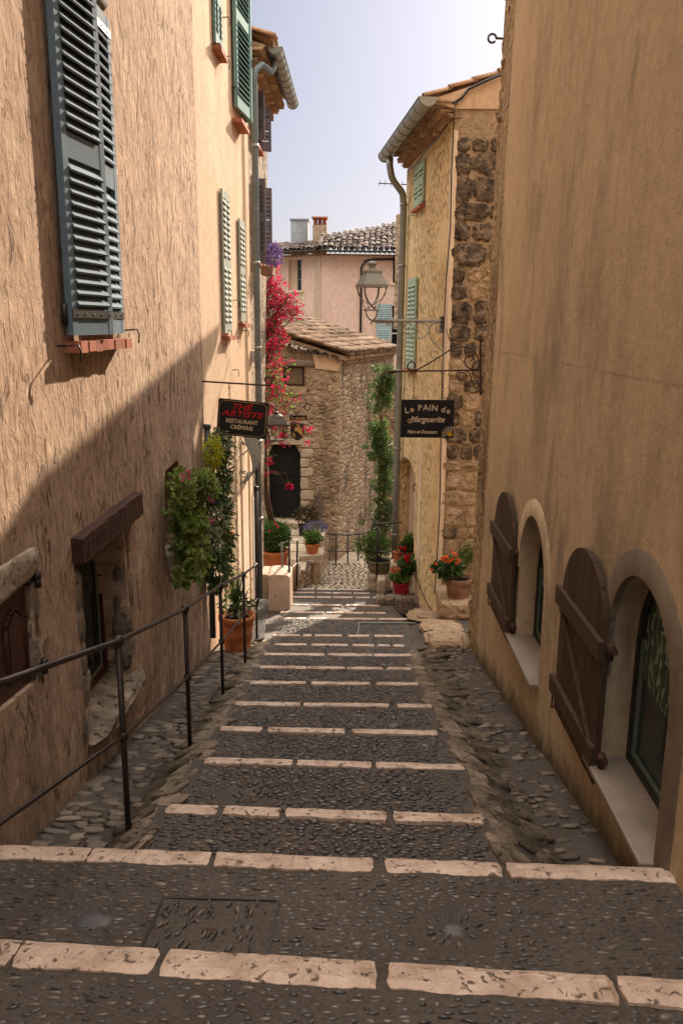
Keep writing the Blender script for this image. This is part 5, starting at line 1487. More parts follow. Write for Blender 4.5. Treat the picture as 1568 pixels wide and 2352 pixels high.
# right hand ledge, slabs, drain grate
mb = MB(); zc = ony(1040,1400,12.6).z
slabz = lambda y: G0+GS*y-.02
SL = [((945,1402),(1078,1400),(1075,1424),(960,1422)),((988,1428),(1078,1426),(1082,1450),(1010,1452)),((992,1452),(1080,1452),(1078,1472),(1000,1472))]
t = thing('stone_ledge', 'rough slabs stepping down beside the tan wall with a dark drain hole', 'ledge', ong(1035,1490,.05))
mb = MB(); a, b = ong(992,1488,.05), ong(1076,1488,.05); yy = a.y
zt2 = a.z+.03
mb.block(((a.x+b.x)/2, yy+.22, zt2-.03), ((b.x-a.x)/2+.03,0,0), (0,.26,0), (0,0,.075), 10, .12, .25); mb.build('front_slab', MT['quoin2'], t)
for (ua, ub, va, vb) in ((984,1080,1450,1474),(978,1076,1424,1452),(948,1080,1398,1424)):
    mb = MB(); pa, pb, pc = ong(ua, vb, .07), ong(ub, vb, .07), ong((ua+ub)/2, va, .07)
    mb.block(((pa.x+pb.x)/2, (pa.y+pc.y)/2, (pa.z+pc.z)/2-.03), ((pb.x-pa.x)/2*1.0,0,0), (.04,(pc.y-pa.y)/2*1.0,(pc.z-pa.z)/2*1.0), (0,0,.05), 10, .16, .4)
    mb.build('slab', MT['quoin2'], t)
mb = MB(); mb.box(a.x+.05, b.x-.05, yy-.03, yy+.25, zt2-.34, zt2-.11); mb.build('drain_hole', MT['dark'], t)
mb = MB(); mb.rock((a.x+.02, yy+.1, zt2-.2), (.06,0,0), (0,.2,0), (0,0,.16), 6, .3); mb.rock((b.x+.03, yy+.1, zt2-.2), (.07,0,0), (0,.2,0), (0,0,.16), 6, .3); mb.build_each('side_stone', MT['kerb'], t)
t = thing('drain_grate', 'rusty drain grate set behind the steps below the red pot', 'grate', ong(915,1392))
A = ong(888,1384,.02); Bq = ong(955,1386,.02); Cq = ong(968,1412,.02); D = ong(925,1412,.02)
mb = MB()
for k in range(5):
    a = A.lerp(D, k/4); b = Bq.lerp(Cq, k/4); mb.obox(a, b-a, V((.0,.035,-.008)), V((0,0,.02)))
for k in range(6):
    a = A.lerp(Bq, k/5); b = D.lerp(Cq, k/5); mb.obox(a-V((0,0,.003)), b-a, V((.03,0,0)), V((0,0,.02)))
mb.build('bars', MT['rust'], t)
mb = MB(); mb.add([A-V((0,0,.01)), Bq-V((0,0,.01)), Cq-V((0,0,.01)), D-V((0,0,.01))], [(0,1,2,3)]); mb.build('pit', MT['dark'], t)
mb = MB()
zk = ony(915,1369,15.2).z
for k in range(5):
    p = ony(lerp(874,958,k/4), 1369, 15.2); mb.block((p.x, 15.25, zk-.11), (.11,0,0), (0,.14,0), (0,0,.10), 7, .12, .3)
mb.box(.70, 1.45, 15.3, 16.1, zk-.5, zk-.03)
tag(mb.build('kerb_row', MT['kerb']), 'row of mossy kerb stones between the drain grate and the red pot', 'kerb')
# floor level on the right behind the ledge, up to the cream house
mb = MB(); vs = []; fs = []
for j in range(31):
    y = lerp(9.2, 13.7, j/30)
    for k in range(13):
        x = lerp(interp([(9.2,.95),(11,.85),(13.7,.85)], y), 2.7, k/12); vs.append(V((x, y, G0+GS*y-.05+.03*max(0, (x-1.1)) + .02*noise.noise(V((x*4, y*4, 2)))) if y > 10.1 or x < 1.0 else V((x, y, -4.6))))
for j in range(30):
    for k in range(12): fs.append((j*13+k, j*13+k+1, (j+1)*13+k+1, (j+1)*13+k))
mb.add(vs, fs, True); pc_ = struct(mb.build('paved_corner', MT['paving']), 'pebbled corner of paving in front of the quoined wall', 'path')
mb = MB(); y = 10.3
while y < 13.5:
    x = .95
    while x < 2.3:
        L = random.uniform(.014,.035); pebble(mb, x, y+random.uniform(-.02,.02), G0+GS*y-.05+.03*max(0, (x-1.1)) + .02*noise.noise(V((x*4, y*4, 2))), L, L*.4, .012, random.gauss(0,.3)); x += 2*L+random.uniform(.01,.04)
    y += .045
o = mb.build('pebbles', MT['cobble'], pc_); o['kind'] = 'stuff'
mb = MB(); vs = []; fs = []
for j in range(21):
    y = lerp(13.5, 18.2, j/20)
    for k in range(7):
        x = lerp(.55, 1.6, k/6); vs.append(V((x, y, interp([(13.5,-4.98),(14.9,-5.27),(17.3,-5.76),(18.2,-5.95)], y))))
for j in range(20):
    for k in range(6): fs.append((j*7+k, j*7+k+1, (j+1)*7+k+1, (j+1)*7+k))
mb.add(vs, fs, True); struct(mb.build('paved_margin', MT['paving']), 'narrow margin of paving along the foot of the cream wall', 'path')
# stone ledges that carry the pots on the right
def block(name, label, u0, u1, vt_, vb, y, depth, mat, dz=.0, cat='block'):
    a, b = ony(u0, vb, y), ony(u1, vb, y); zt_ = ony((u0+u1)/2, vt_, y).z
    mb = MB(); mb.block(((a.x+b.x)/2, y+depth/2, (zt_+a.z)/2-.05), ((b.x-a.x)/2,0,0), (0,depth/2,0), (0,0,(zt_-a.z)/2+.05), 8, .06, .12)
    return tag(mb.build(name, mat), label, cat), zt_
_, zVine = block('stone_plinth', 'squared stone plinth under the ornate mossy pot', 843, 905, 1322, 1352, 17.2, .8, MT['slab'], cat='plinth')
block('stone_step', 'small pale stone block on the ground between plinth and red pot', 866, 885, 1332, 1355, 16.6, .4, MT['slab'])
_, zNiche = block('stone_shelf', 'low stone ledge inside the arched niche carrying small pots', 896, 952, 1296, 1347, 16.1, .5, MT['slab'], cat='ledge')
_, zBig = block('stone_shelf', 'rough rubble ledge under the large begonia pot', 1008, 1088, 1384, 1412, 12.5, .95, MT['quoin2'], cat='ledge')

# ------------------------------------------------------------ plants and pots
def rnd_dir():
    while True:
        d = V((random.uniform(-1,1), random.uniform(-1,1), random.uniform(-1,1)))
        if .05 < d.length < 1: return d.normalized()
def leafq(mb, p, size, d=None, asp=.55, droop=.2):
    d = d or rnd_dir(); n = rnd_dir(); s = d.cross(n)
    if s.length < .05: s = d.orthogonal()
    s.normalize(); up = s.cross(d)
    a = p; b = p + d*size*.5 + s*size*asp*.5 - up*size*.08; c = p + d*size - up*size*droop; e = p + d*size*.5 - s*size*asp*.5 - up*size*.08
    m = p + d*size*.5 + up*size*.06
    mb.add([a, b, c, e, m], [(0,1,4), (1,2,4), (2,3,4), (3,0,4)])
def clump(mb, c, rx, ry, rz, n, size, asp=.55, surf=.5, updir=0, lump=.35, dirv=None, cut=None):
    sd = V((random.random()*50,)*3); c = V(c); k = 0; tries = 0
    while k < n and tries < n*8:
        tries += 1
        d = rnd_dir(); r = surf + (1-surf)*random.random()
        r *= 1 + lump*noise.noise(d*2.2 + sd)
        if noise.noise(d*3.1 + sd*2) < -.28 and r > .6: continue
        p = c + V((d.x*rx, d.y*ry, d.z*rz))*r
        if cut and not cut(p): continue
        dd = (d + rnd_dir()*.9 + V((0,0,updir))).normalized() if dirv is None else (V(dirv)+rnd_dir()*.5).normalized()
        leafq(mb, p, size*random.uniform(.6,1.3), dd, asp); k += 1
def blades(mb, c, n, L, w, spread=.8, up=1.0, droop=.9):
    for _ in range(n):
        a = random.random()*6.28; o = V((math.cos(a), math.sin(a), 0)); l = L*random.uniform(.6,1.15); sp = spread*random.uniform(.3,1)
        pts_ = []
        for k in range(6):
            f = k/5; pts_.append(V(c) + o*l*sp*f + V((0,0,l*(up*f - droop*sp*f*f))))
        s = o.cross(V((0,0,1)))*w*.5; vs = []
        for k, p in enumerate(pts_):
            ww = (1-(k/5)**2)*.9+.1; vs += [p-s*ww, p+s*ww]
        mb.add(vs, [(2*k, 2*k+1, 2*k+3, 2*k+2) for k in range(5)])
def flowers(mb, pts_, r=.02, n=6):
    for p in pts_:
        ax = rnd_dir(); 
        for k in range(n): leafq(mb, V(p), r*random.uniform(.8,1.3), (rnd_dir()*.7+ax*.5).normalized(), .8, .1)
def pot(c, r, h, mat, thg, rim=.16, taper=.68, band=True, soil=True, wob=.0, name='pot'):
    mb = MB(); t = .018
    prof = [(.001,0),(r*taper,0)] + [(lerp(r*taper, r*.93, (k/6)**.85), h*(1-rim)*k/6) for k in range(1, 7)]
    prof += [(r*1.0, h*(1-rim)+.004), (r*1.02, h-.006), (r*.99, h), (r-t*1.6, h), (r-t*2.2, h*.86), (.001, h*.86)]
    if band: prof.insert(5, (prof[4][0]*1.03, prof[4][1]+.006))
    mb.lathe(c, prof, 28, wob); o = mb.build(name, mat, thg)
    mb = MB(); mb.lathe(V(c)+V((0,0,h*.86)), [(.001,0),(r*.86,0),(r*.6,.03),(.001,.04)], 16, .2); mb.build('soil', MT['dark'], thg)
    return o
def px(v_px, y): return v_px*y*1.03/FPX

# spider plant pot on the left
y = 9.55; b = ony(524,1497,y); b.x = max(b.x, -1.50)
t = thing('potted_plant', 'terracotta pot of striped spider plant and yellow and white flowers behind the handrail', 'potted plant', b)
hp = ony(524,1410,y).z - b.z; pot(b, .225, hp, MT['terra'], t, .14, .66)
mb = MB(); top = b+V((0,0,hp)); blades(mb, top, 90, .38, .016, .95, .9, 1.1); mb.build('striped_leaves', MT['leafg'], t)
mb = MB(); blades(mb, top, 110, .58, .010, .38, 1.1, .4); clump(mb, top+V((0,0,.15)), .2,.16,.15, 260, .06, .5); mb.build('green_leaves', MT['leafd'], t)
mb = MB(); flowers(mb, [top+V((random.uniform(-.22,.2), random.uniform(-.12,.12), random.uniform(.3,.58))) for _ in range(26)], .028, 6); mb.build('flowers', MT['whitefl'], t)
# climbing and hanging greenery on the wall corner
t = thing('hanging_plants', 'column of mixed hanging foliage covering the seam of the two left houses', 'plants', V((XW+.1, 9.9, -4.2)))
def wallp(u, v, out=.12): 
    s, z = F1.at(u, v, out); return F1.P(s, z, out)
mb = MB()
for (u, v, r1, r2, n) in ((500,1100,.15,.30,900),(500,1180,.15,.30,900),(504,1250,.16,.28,800),(497,1310,.16,.26,600),(504,1030,.15,.2,420)):
    clump(mb, wallp(u, v, .14), r1, .2, r2, n, .07, .35, .4, -.4, .3, cut=lambda p: p.x > XW+.01)
mb.build('dark_foliage', MT['leafd'], t)
mb = MB()
for (u, v, n) in ((510,1010,260),(508,1130,150),(488,1250,130),(500,1200,130)): clump(mb, wallp(u, v, .2), .12,.2,.18, n, .055, .5, .5, -.2, .3, cut=lambda p: p.x > XW+.01)
mb.build('silver_foliage', MT['leafg'], t)
mb = MB(); clump(mb, wallp(488,1040,.16), .11,.14,.19, 420, .05, .35, .5, -.6, .25, cut=lambda p: p.x > XW+.01); mb.build('yellow_foliage', MT['leafy'], t, 'bright yellow trailing foliage at the top')
mb = MB(); c = wallp(522,1235,.16); mb.lathe(c-V((0,0,.1)), [(.001,0),(.06,0),(.085,.15),(.09,.17),(.001,.17)], 16); mb.build('wall_pot', MT['terra'], t)
# geranium in the bracket
c = F1.P(n1[0][0]+.22, nz+.24, .17)
t = thing('geranium', 'bushy green geranium with a few pink blooms spilling from the wall niche', 'plant', c-V((0,0,.2)))
mb = MB()
for (ds, dz, do, r, n) in ((0,.08,.10,.32,900),(.25,.05,.16,.28,700),(-.12,-.18,.06,.24,500),(.15,-.22,.12,.25,460),(.02,.42,.05,.2,260),(.38,.28,.2,.2,260),(.35,-.1,.25,.2,260)):
    clump(mb, c+F1.t*(ds*.45-.08)+F1.n*(do*.4-.05)+V((0,0,dz)), r*.4, r*.62, r*.68, int(n*.55), .05, .95, .35, .1, .8, cut=lambda p: p.x > XW+.012)
rg = random.Random(21)
for k in range(26):
    d_ = V((rg.uniform(-.02,.17), rg.uniform(-.42,.28), rg.uniform(-.42,.52)))
    clump(mb, c+d_, rg.uniform(.05,.1), rg.uniform(.05,.12), rg.uniform(.05,.1), 60, .055, .95, .35, .1, .4, cut=lambda p: p.x > XW+.012)
mb.build('leaves', m_island('geranium_leaf', [(.19,.27,.05),(.26,.34,.08),(.12,.20,.035),(.34,.40,.12)], .6, .3, 30, .4), t)
mb = MB()
for k in range(16):
    a = c-V((0,0,.05)); b = c + V((random.uniform(.05,.3), random.uniform(-.35,.45), random.uniform(-.3,.5))); mb.tube([a, a.lerp(b,.5)+V((.04,0,.06)), b], .005, 4)
mb.build('stems', MT['twig'], t)
mb = MB()
for (u, v) in ((430,1088),(482,1148),(483,1196),(424,1095)):
    p = wallp(u, v, .36); flowers(mb, [p+rnd_dir()*.03 for _ in range(5)], .022, 5)
mb.build_each('bloom', MT['pinkfl'], t)
# boxwood pot
yb_ = 16.7; b = ony(632,1314,yb_); b.z = ony(632,1318,yb_).z; 
t = thing('potted_plant', 'big terracotta pot with a round clipped boxwood bush in the sun', 'potted plant', b)
r = px(33, yb_); hp = ony(630,1262,yb_).z-b.z; pot(b, r*1.0, hp, MT['terra'], t, .2, .62, wob=.02)
cb = ony(632,1232,yb_); mb = MB(); clump(mb, cb, px(36,yb_), px(35,yb_), px(34,yb_), 3600, .045, .7, .72, .1, .12); clump(mb, cb, px(24,yb_), px(24,yb_), px(22,yb_), 500, .07, .8, .5); mb.build('foliage', m_island('box_leaf', [(.06,.14,.02),(.09,.20,.03),(.045,.10,.018),(.13,.24,.05)], .45, .4, 30, .3), t)
mb = MB(); flowers(mb, [ony(616,1218,yb_-.5), ony(638,1208,yb_-.4), ony(634,1202,yb_-.4)], .05, 6); mb.build('fallen_petals', MT['magenta'], t)
# aloe behind it
yy = 18.2; b = ony(622,1230,yy); t = thing('spiky_plant', 'tuft of long arching blades behind the boxwood bush', 'plant', V((b.x, b.y, zt(yy))))
mb = MB(); blades(mb, b+V((-.05,0,-.1)), 60, .75, .04, .8, .95, .55); mb.build('blades', MT['leaf'], t)
mb = MB()
for k in range(5):
    mb2 = [ony(lerp(640,lerp(650,690,k/4),f), lerp(1225, 1190+8*k, f)-12*math.sin(f*3.1), yy-.3) for f in (0,.25,.5,.75,1)]
    mb.tube(mb2, .006, 4)
    for q_ in range(10):
        leafq(mb, mb2[q_ % 5]+rnd_dir()*.06, .06)
mb.build('trailing_stems', MT['leaf'], t)
# small pot on the slab
y = 18.3; b = ony(717,1273,y); t = thing('potted_plant', 'small terracotta pot with dark glossy leaves standing on the stone slab', 'potted plant', b)
hp = ony(717,1247,y).z-b.z; pot(b, px(18,y), hp, MT['terra'], t, .2, .62)
mb = MB(); clump(mb, b+V((0,0,hp+.13)), px(20,y), px(18,y), px(16,y), 520, .07, .7, .4, .3); mb.build('leaves', MT['leaf'], t)
y = 18.9; b = ony(722,1236,y); b.z = max(b.z-.25, zt(y)); t = thing('potted_plant', 'round clump of lilac flowers behind the small terracotta pot', 'potted plant', b)
pot(b, .17, .3, MT['terra2'], t, .2, .7)
cc = ony(724,1216,y); mb = MB(); clump(mb, cc, px(26,y), px(20,y), px(14,y), 500, .05, .4, .5, .3); mb.build('leaves', MT['leafg'], t)
mb = MB(); clump(mb, cc+V((0,-.03,.06)), px(26,y), px(21,y), px(13,y), 700, .04, .6, .75, .3); mb.build('flowers', MT['lilac'], t)
y = 19.7; b = ony(699,1234,y); t = thing('potted_plant', 'dark pot of dry brownish leaves beside the black door', 'potted plant', b)
pot(b, px(14,y), .32, MT['black'], t, .15, .85)
mb = MB(); clump(mb, b+V((0.05,0,.55)), .30,.25,.28, 800, .06, .8, .4, .2); mb.build('leaves', MT['brownleaf'], t)
# ornate pot with vine
y = 17.5; b = ony(870,1322,y); b.z = zVine-.01; t = thing('potted_vine', 'ornate mossy pot holding a leafy shrub beside the zinc downpipe', 'potted plant', b)
hp = ony(870,1284,y).z-b.z; po = pot(b, px(31,y), hp, MT['tanpot'], t, .16, .72)
mb = MB()
for k in range(16):
    a = 2*math.pi*k/16; rr = px(31,y)*.86
    for sgn in (1,-1):
        mb.tube([b+V((math.cos(a+sgn*x*.12)*rr*(1+.0*x), math.sin(a+sgn*x*.12)*rr, hp*(.36+.09*math.sin(x*1.6)))) for x in [q_*.3 for q_ in range(6)]], .012, 5)
mb.build('relief', MT['tanpot'], po)
mb = MB()
for (u, v, r1, n) in ((838,1255,26,520),(860,1235,24,420),(850,1280,18,240),(884,1250,18,200)):
    c = ony(u, v, y); clump(mb, c, px(r1,y), px(18,y), px(r1,y), n, .06, .5, .3, .1, .5)
mb.build('leaves', MT['leaf'], t)
mb = MB()
for k in range(14):
    p = b+V((0,0,hp)); e = ony(random.uniform(820,890), random.uniform(1215,1270), y); mb.tube([p, p.lerp(e,.5)+rnd_dir()*.06, e], .007, 4)
mb.build('stems', MT['twig'], t)
# tall climbing vine
y = 18.9; b = ony(880,1290,y); t = thing('climbing_vine', 'tall narrow vine climbing between the stone cottage and the zinc downpipe', 'vine', b)
mb = MB(); rv = random.Random(5)
path = [(884,1290),(880,1200),(876,1100),(882,1000),(872,920),(884,850)]
for k in range(5): mb.tube([ony(u+rv.uniform(-8,8), v, y+rv.uniform(-.1,.1)) for u, v in path], .014, 5)
mb.build('stems', MT['twig'], t)
mb = MB()
for k in range(300):
    f = rv.random(); v = lerp(845,1275,f); u = 879 + 9*math.sin(v/42.) + rv.gauss(0, 9+5*math.sin(v/23.)**2)
    if rv.random() < .10: u -= rv.uniform(8,26)
    if 940 < v < 975 or 1130 < v < 1150: continue
    r1 = rv.uniform(4,11)
    clump(mb, ony(u, v, y+rv.uniform(-.15,.2)), px(r1,y), px(12,y), px(r1*1.2,y), int(r1*7)+8, .06, .5, .3, 0, .5)
mb.build('leaves', MT['leafd'], t)
mb = MB()
for k in range(50):
    v = rv.uniform(848,1270); clump(mb, ony(876+rv.gauss(0,11), v, y-.15), px(5,y), px(8,y), px(6,y), 22, .055, .5, .3, 0, .5)
mb.build('young_leaves', MT['leaf'], t)
mb = MB()
for k in range(22): 
    v = rv.uniform(860,1240); leafq(mb, ony(872+rv.uniform(-20,20), v, y-.25), .06)
mb.build('withered_leaves', MT['eave'], t)
# pots of the niche and the red pots
y = 16.25; b = ony(910,1303,y); b.z = zNiche; t = thing('flower_pot', 'small empty terracotta pot on the niche ledge', 'pot', b); pot(b, px(9,y), px(26,y), MT['terra'], t, .2, .7)
b = ony(934,1292,y); b.z = zNiche+.02; t = thing('potted_plant', 'red pot of crimson flowers on the ledge inside the arched niche', 'potted plant', b); hp = px(24,y); pot(b, px(17,y), hp, MT['redpot'], t, .2, .8)
mb = MB(); clump(mb, b+V((0,0,hp+.10)), px(17,y), px(15,y), px(14,y), 320, .08, .75, .4, .3); mb.build('leaves', MT['leafd'], t)
mb = MB(); flowers(mb, [ony(923+random.uniform(-8,8), 1258+random.uniform(-5,7), y-.15) for _ in range(12)]+[ony(946,1262,y-.1)], .04, 5); mb.build('flowers', MT['redfl'], t)
mb = MB(); c = ony(940,1242,y); clump(mb, c, px(10,y), px(10,y), px(16,y), 200, .09, .2, .2, .8); mb.build('feathery_leaves', MT['leaf'], t)
y = 15.5; b = ony(921,1366,y); b.z = zk-.035; t = thing('potted_plant', 'bright red pot with orange kalanchoe and a dark poinsettia at the front of the niche', 'potted plant', b)
hp = ony(921,1335,y).z-b.z; pot(b, px(21,y), hp, MT['redpot'], t, .22, .82)
mb = MB(); clump(mb, ony(918,1325,y-.05), px(23,y), px(18,y), px(10,y), 420, .07, .8, .4, .2); mb.build('leaves', MT['leaf'], t)
mb = MB(); clump(mb, ony(934,1302,y), px(18,y), px(16,y), px(20,y), 260, .12, .75, .4, -.1); mb.build('dark_leaves', MT['leafd'], t)
mb = MB(); flowers(mb, [ony(908+random.uniform(-12,12), 1308+random.uniform(-5,7), y-.2) for _ in range(34)], .022, 6); mb.build('orange_flowers', MT['orangefl'], t)
mb = MB(); flowers(mb, [ony(939+random.uniform(-7,7), 1283+random.uniform(-4,4), y-.1) for _ in range(7)], .06, 6); mb.build('red_flower', MT['redfl'], t)
y = 12.85; b = ony(1051,1381,y); b.z = min(b.z, zBig-.01); t = thing('potted_plant', 'large weathered terracotta pot of orange begonias beside a fir like bush', 'potted plant', b)
hp = ony(1050,1326,y).z-b.z; pot(b, px(32,y), hp, MT['terra2'], t, .2, .72, wob=.03)
mb = MB(); clump(mb, ony(1030,1305,y-.1), px(30,y), px(20,y), px(22,y), 460, .085, .75, .4, .1, .4); clump(mb, ony(1005,1305,y-.15), px(13,y), px(12,y), px(12,y), 120, .06, .8, .4); mb.build('leaves', MT['leafd'], t)
mb = MB(); clump(mb, ony(1070,1280,y+.1), px(24,y), px(18,y), px(36,y), 1500, .045, .16, .3, .7, .3); mb.build('fir_foliage', MT['leaf'], t)
mb = MB(); flowers(mb, [ony(u+random.uniform(-3,3), v+random.uniform(-3,3), y-.35) for (u, v) in ((1039,1268),(1047,1277),(1028,1283),(1022,1279),(1015,1286),(1040,1285),(1046,1292),(1036,1288),(1013,1283),(1002,1296),(1026,1278),(1030,1290),(1018,1288),(1055,1287),(994,1306),(1050,1283),(1041,1272))], .038, 8); mb.build('flowers', MT['orangefl'], t)
# purple flowers at the window of the grey house
c = F3.P(1.2, F3.at(592,590)[1]+.02, .30)
t = thing('flowering_plant', 'tuft of purple flowers hanging from the upper window of the grey stone house', 'plant', c)
mb = MB(); clump(mb, c, .15,.20,.20, 700, .045, .5, .5, .1); mb.build('flowers', m_island('purple_petal', [(.20,.10,.34),(.30,.18,.45),(.14,.08,.22)], .5, .3, 30, .3), t)
mb = MB(); F3.box(mb, 1.0, 1.5, c.z-.34, c.z-.2, .1, .3); mb.build('window_box', MT['terra2'], t)
# bougainvillea
yv = 17.2
t = thing('bougainvillea', 'bougainvillea with magenta flowers hanging down in front of the black door', 'climbing plant', ony(622,1215,yv))
rv = random.Random(11)
mb = MB()
trunk = [(628,1212),(616,1170),(608,1110),(606,1050),(604,990),(602,930),(606,860),(603,780),(604,700),(606,630)]
for k in range(6): mb.tube([ony(u+rv.uniform(-7,7), v, yv+rv.uniform(-.12,.12)) for u, v in trunk], [.038-.003*i for i in range(10)], 7)
mb.build('trunk', MT['twig'], t)
mb = MB(); fl = []; lv = []
def flow(u0, v0, u1, v1, n, spread, ff=.5, lf=.35):
    for _ in range(n):
        a = ony(u0+rv.uniform(-6,6), v0+rv.uniform(-30,30), yv+rv.uniform(-.2,.2)); e = ony(u1+rv.uniform(-spread,spread), v1+rv.uniform(-spread,spread), yv+rv.uniform(-.8,.2))
        m1 = a.lerp(e, .35)+V((rv.uniform(-.1,.2), 0, rv.uniform(.0,.25))); m2 = a.lerp(e, .7)+V((rv.uniform(-.1,.1), 0, rv.uniform(-.02,.22)))
        pth_ = [a, m1, m2, e]; mb.tube(pth_, [.007,.006,.005,.003], 4)
        for i in range(3):
            for _2 in range(4):
                p = pth_[i].lerp(pth_[i+1], rv.random()) + rnd_dir()*.05
                if rv.random() < ff*(.35 if i == 0 else 1): fl.append(p)
                if rv.random() < lf: lv.append(p)
for args in ((608,640,628,622,16,14,.9,.1),(608,690,640,660,26,22,.95,.1),(608,740,665,690,26,24,.85,.1),(606,700,680,700,22,22,.7,.15),(606,760,690,722,22,16,.7,.15),(606,780,640,740,26,24,.9,.15),(606,800,668,780,20,18,.6,.3),(606,820,630,800,20,22,.9,.2),(606,860,655,850,20,24,.7,.5),(606,880,640,900,24,22,.8,.5),(606,900,670,930,14,20,.5,.9),(606,930,625,960,20,18,.6,.4),(606,960,640,975,12,14,.5,.5)): flow(*args)
for (u0, v0, u1, v1, n, sp) in ((620,960,640,1010,6,10),(620,1000,705,985,5,8),(620,1010,700,1010,4,10),(625,1000,712,1000,3,6),(612,1040,622,1062,4,4),(612,1060,664,1118,2,2),(610,1090,608,1095,2,4),(620,960,655,1005,4,4),(640,990,660,1025,2,4)): flow(u0, v0, u1, v1, n, sp, .35, .2)
mb.build('twigs', MT['twig'], t)
fb = MB(); lb = MB()
for p in fl:
    if rv.random() < .6: continue
    for _ in range(2): 
        c = p + rnd_dir()*.035
        for k in range(4): leafq(fb, c, .042*rv.uniform(.7,1.2), None, .85, .1)
for (u, v, n) in ((664,1117,26),(622,1062,8),(617,1058,6),(650,1020,8),(705,1020,6),(640,1005,8),(648,1000,8),(709,985,6),(612,1095,3)):
    for _ in range(n):
        c = ony(u+rv.uniform(-6,6), v+rv.uniform(-6,6), yv-.6)
        for k in range(4): leafq(fb, c, .05, None, .85, .1)
for p in lv: leafq(lb, p, .06, None, .6)
fb.build('flowers', MT['magenta'], t); lb.build('leaves', m_island('lime_leaf', [(.16,.28,.03),(.25,.38,.05),(.10,.18,.03)], .5, .3, 30, .4), t)

# ------------------------------------------------------------ signs, lamps
def spiral(c, r0, r1, a0, turns, ax, ay, n=26):
    c = V(c); return [c + (V(ax)*math.cos(a0+2*math.pi*turns*k/n) + V(ay)*math.sin(a0+2*math.pi*turns*k/n))*lerp(r0, r1, k/n) for k in range(n+1)]
def text(parent, body, size, mat, o, ex, ey, shear=0, align='CENTER', name='lettering', bold=.0, sx=1.0, width=None):
    cu = bpy.data.curves.new('txt', 'FONT'); cu.body = body; cu.size = size; cu.extrude = .0015; cu.shear = shear; cu.align_x = align; cu.offset = bold
    cu.resolution_u = 2
    ob = bpy.data.objects.new('txt', cu); C.objects.link(ob); bpy.context.view_layer.update()
    me = bpy.data.meshes.new_from_object(ob.evaluated_get(bpy.context.evaluated_depsgraph_get()))
    bpy.data.objects.remove(ob); bpy.data.curves.remove(cu)
    if width:
        xs = [q_.co.x for q_ in me.vertices]; sx = width/(max(xs)-min(xs)); mx_ = (max(xs)+min(xs))/2
        for q_ in me.vertices: q_.co.x -= mx_
    ex, ey = V(ex), V(ey); ez = ex.cross(ey); off = wpos(parent)
    for vv in me.vertices:
        p = V(o) + ex*vv.co.x*sx + ey*vv.co.y + ez*vv.co.z; vv.co = p - off
    me.materials.clear(); me.materials.append(mat); me.name = name
    ob = bpy.data.objects.new(name, me); C.objects.link(ob); ob.parent = parent
    return ob
def board(px4, y, th=.02):
    pass
# left sign: black board with gold line
yS = 9.05
tl, tr_, bl4, br4 = ony(502,915,yS), ony(617,927,yS), ony(496,998,yS), ony(612,1006,yS)
ex = (tr_-tl).normalized(); ey = V((-ex.z, 0, ex.x)); W = (tr_-tl).length; H = .40*W/.57
H = (tl-bl4).length
ctr = (tl+tr_+bl4+br4)/4
t = thing('shop_sign', 'black restaurant sign with red and cream lettering hanging from an iron bar', 'sign', ctr)
def rr_poly(w, h, r, n=5):
    out = []
    for cx, cy, a0 in ((w/2-r, h/2-r, 0), (-w/2+r, h/2-r, 90), (-w/2+r, -h/2+r, 180), (w/2-r, -h/2+r, 270)):
        for k in range(n+1): a = R(a0+90*k/n); out.append((cx+r*math.cos(a), cy+r*math.sin(a)))
    return out
fn = V((0,-1,0))
mb = MB(); mb.prism([ctr+ex*a+ey*b for a, b in rr_poly(W, H, .02)], V((0,.018,0))); brd = mb.build('board', MT['signblack'], t)
mb = MB(); mrg = .018; pts_ = []
w2, h2, rc = W/2-mrg, H/2-mrg, .030
for cx, cy, sx, sy in ((w2,h2,1,1),(-w2,h2,-1,1),(-w2,-h2,-1,-1),(w2,-h2,1,-1)):
    arc = [(cx - sx*rc*math.cos(R(90*k/4)), cy - sy*rc*math.sin(R(90*k/4))) for k in range(5)]
    if sx*sy < 0: arc = arc
    seq = arc if (sx*sy < 0) else arc[::-1]
    pts_ += seq
pts_.append(pts_[0])
mb.tube([ctr+ex*a+ey*b+fn*.002 for a, b in pts_], .0022, 4); mb.build('gold_line', MT['gold'], t)
text(t, 'THÉ', .086, MT['redpaint'], ctr+ex*.0+ey*(H*.245)+fn*.004, ex, ey, .3, bold=.0015, width=W*.40)
text(t, 'ARTISTE', .088, MT['redpaint'], ctr+ex*.0+ey*(H*.05)+fn*.004, ex, ey, .3, bold=.0015, width=W*.86)
text(t, 'RESTAURANT', .062, MT['creampaint'], ctr+ex*.0-ey*(H*.135)+fn*.004, ex, ey, 0, bold=.0012, width=W*.64)
text(t, 'CRÊPERIE', .060, MT['creampaint'], ctr+ex*.0-ey*(H*.30)+fn*.004, ex, ey, 0, bold=.0012, width=W*.45)
bar0, bar1 = ony(468,876,yS), ony(610,885,yS)
bt = thing('sign_bracket', 'plain iron bar with an upturned curl carrying the restaurant sign', 'bracket', bar0)
mb = MB(); cu = bar1+V((.02,0,.055)); mb.tube([bar0+V((-.08,0,.003)), bar0.lerp(bar1,.5), bar1] + spiral(cu, .055, .022, -math.pi/2+.1, .85, (1,0,0), (0,0,1)), .0095, 8); mb.build('bar', MT['rust'], bt)
ch = MB()
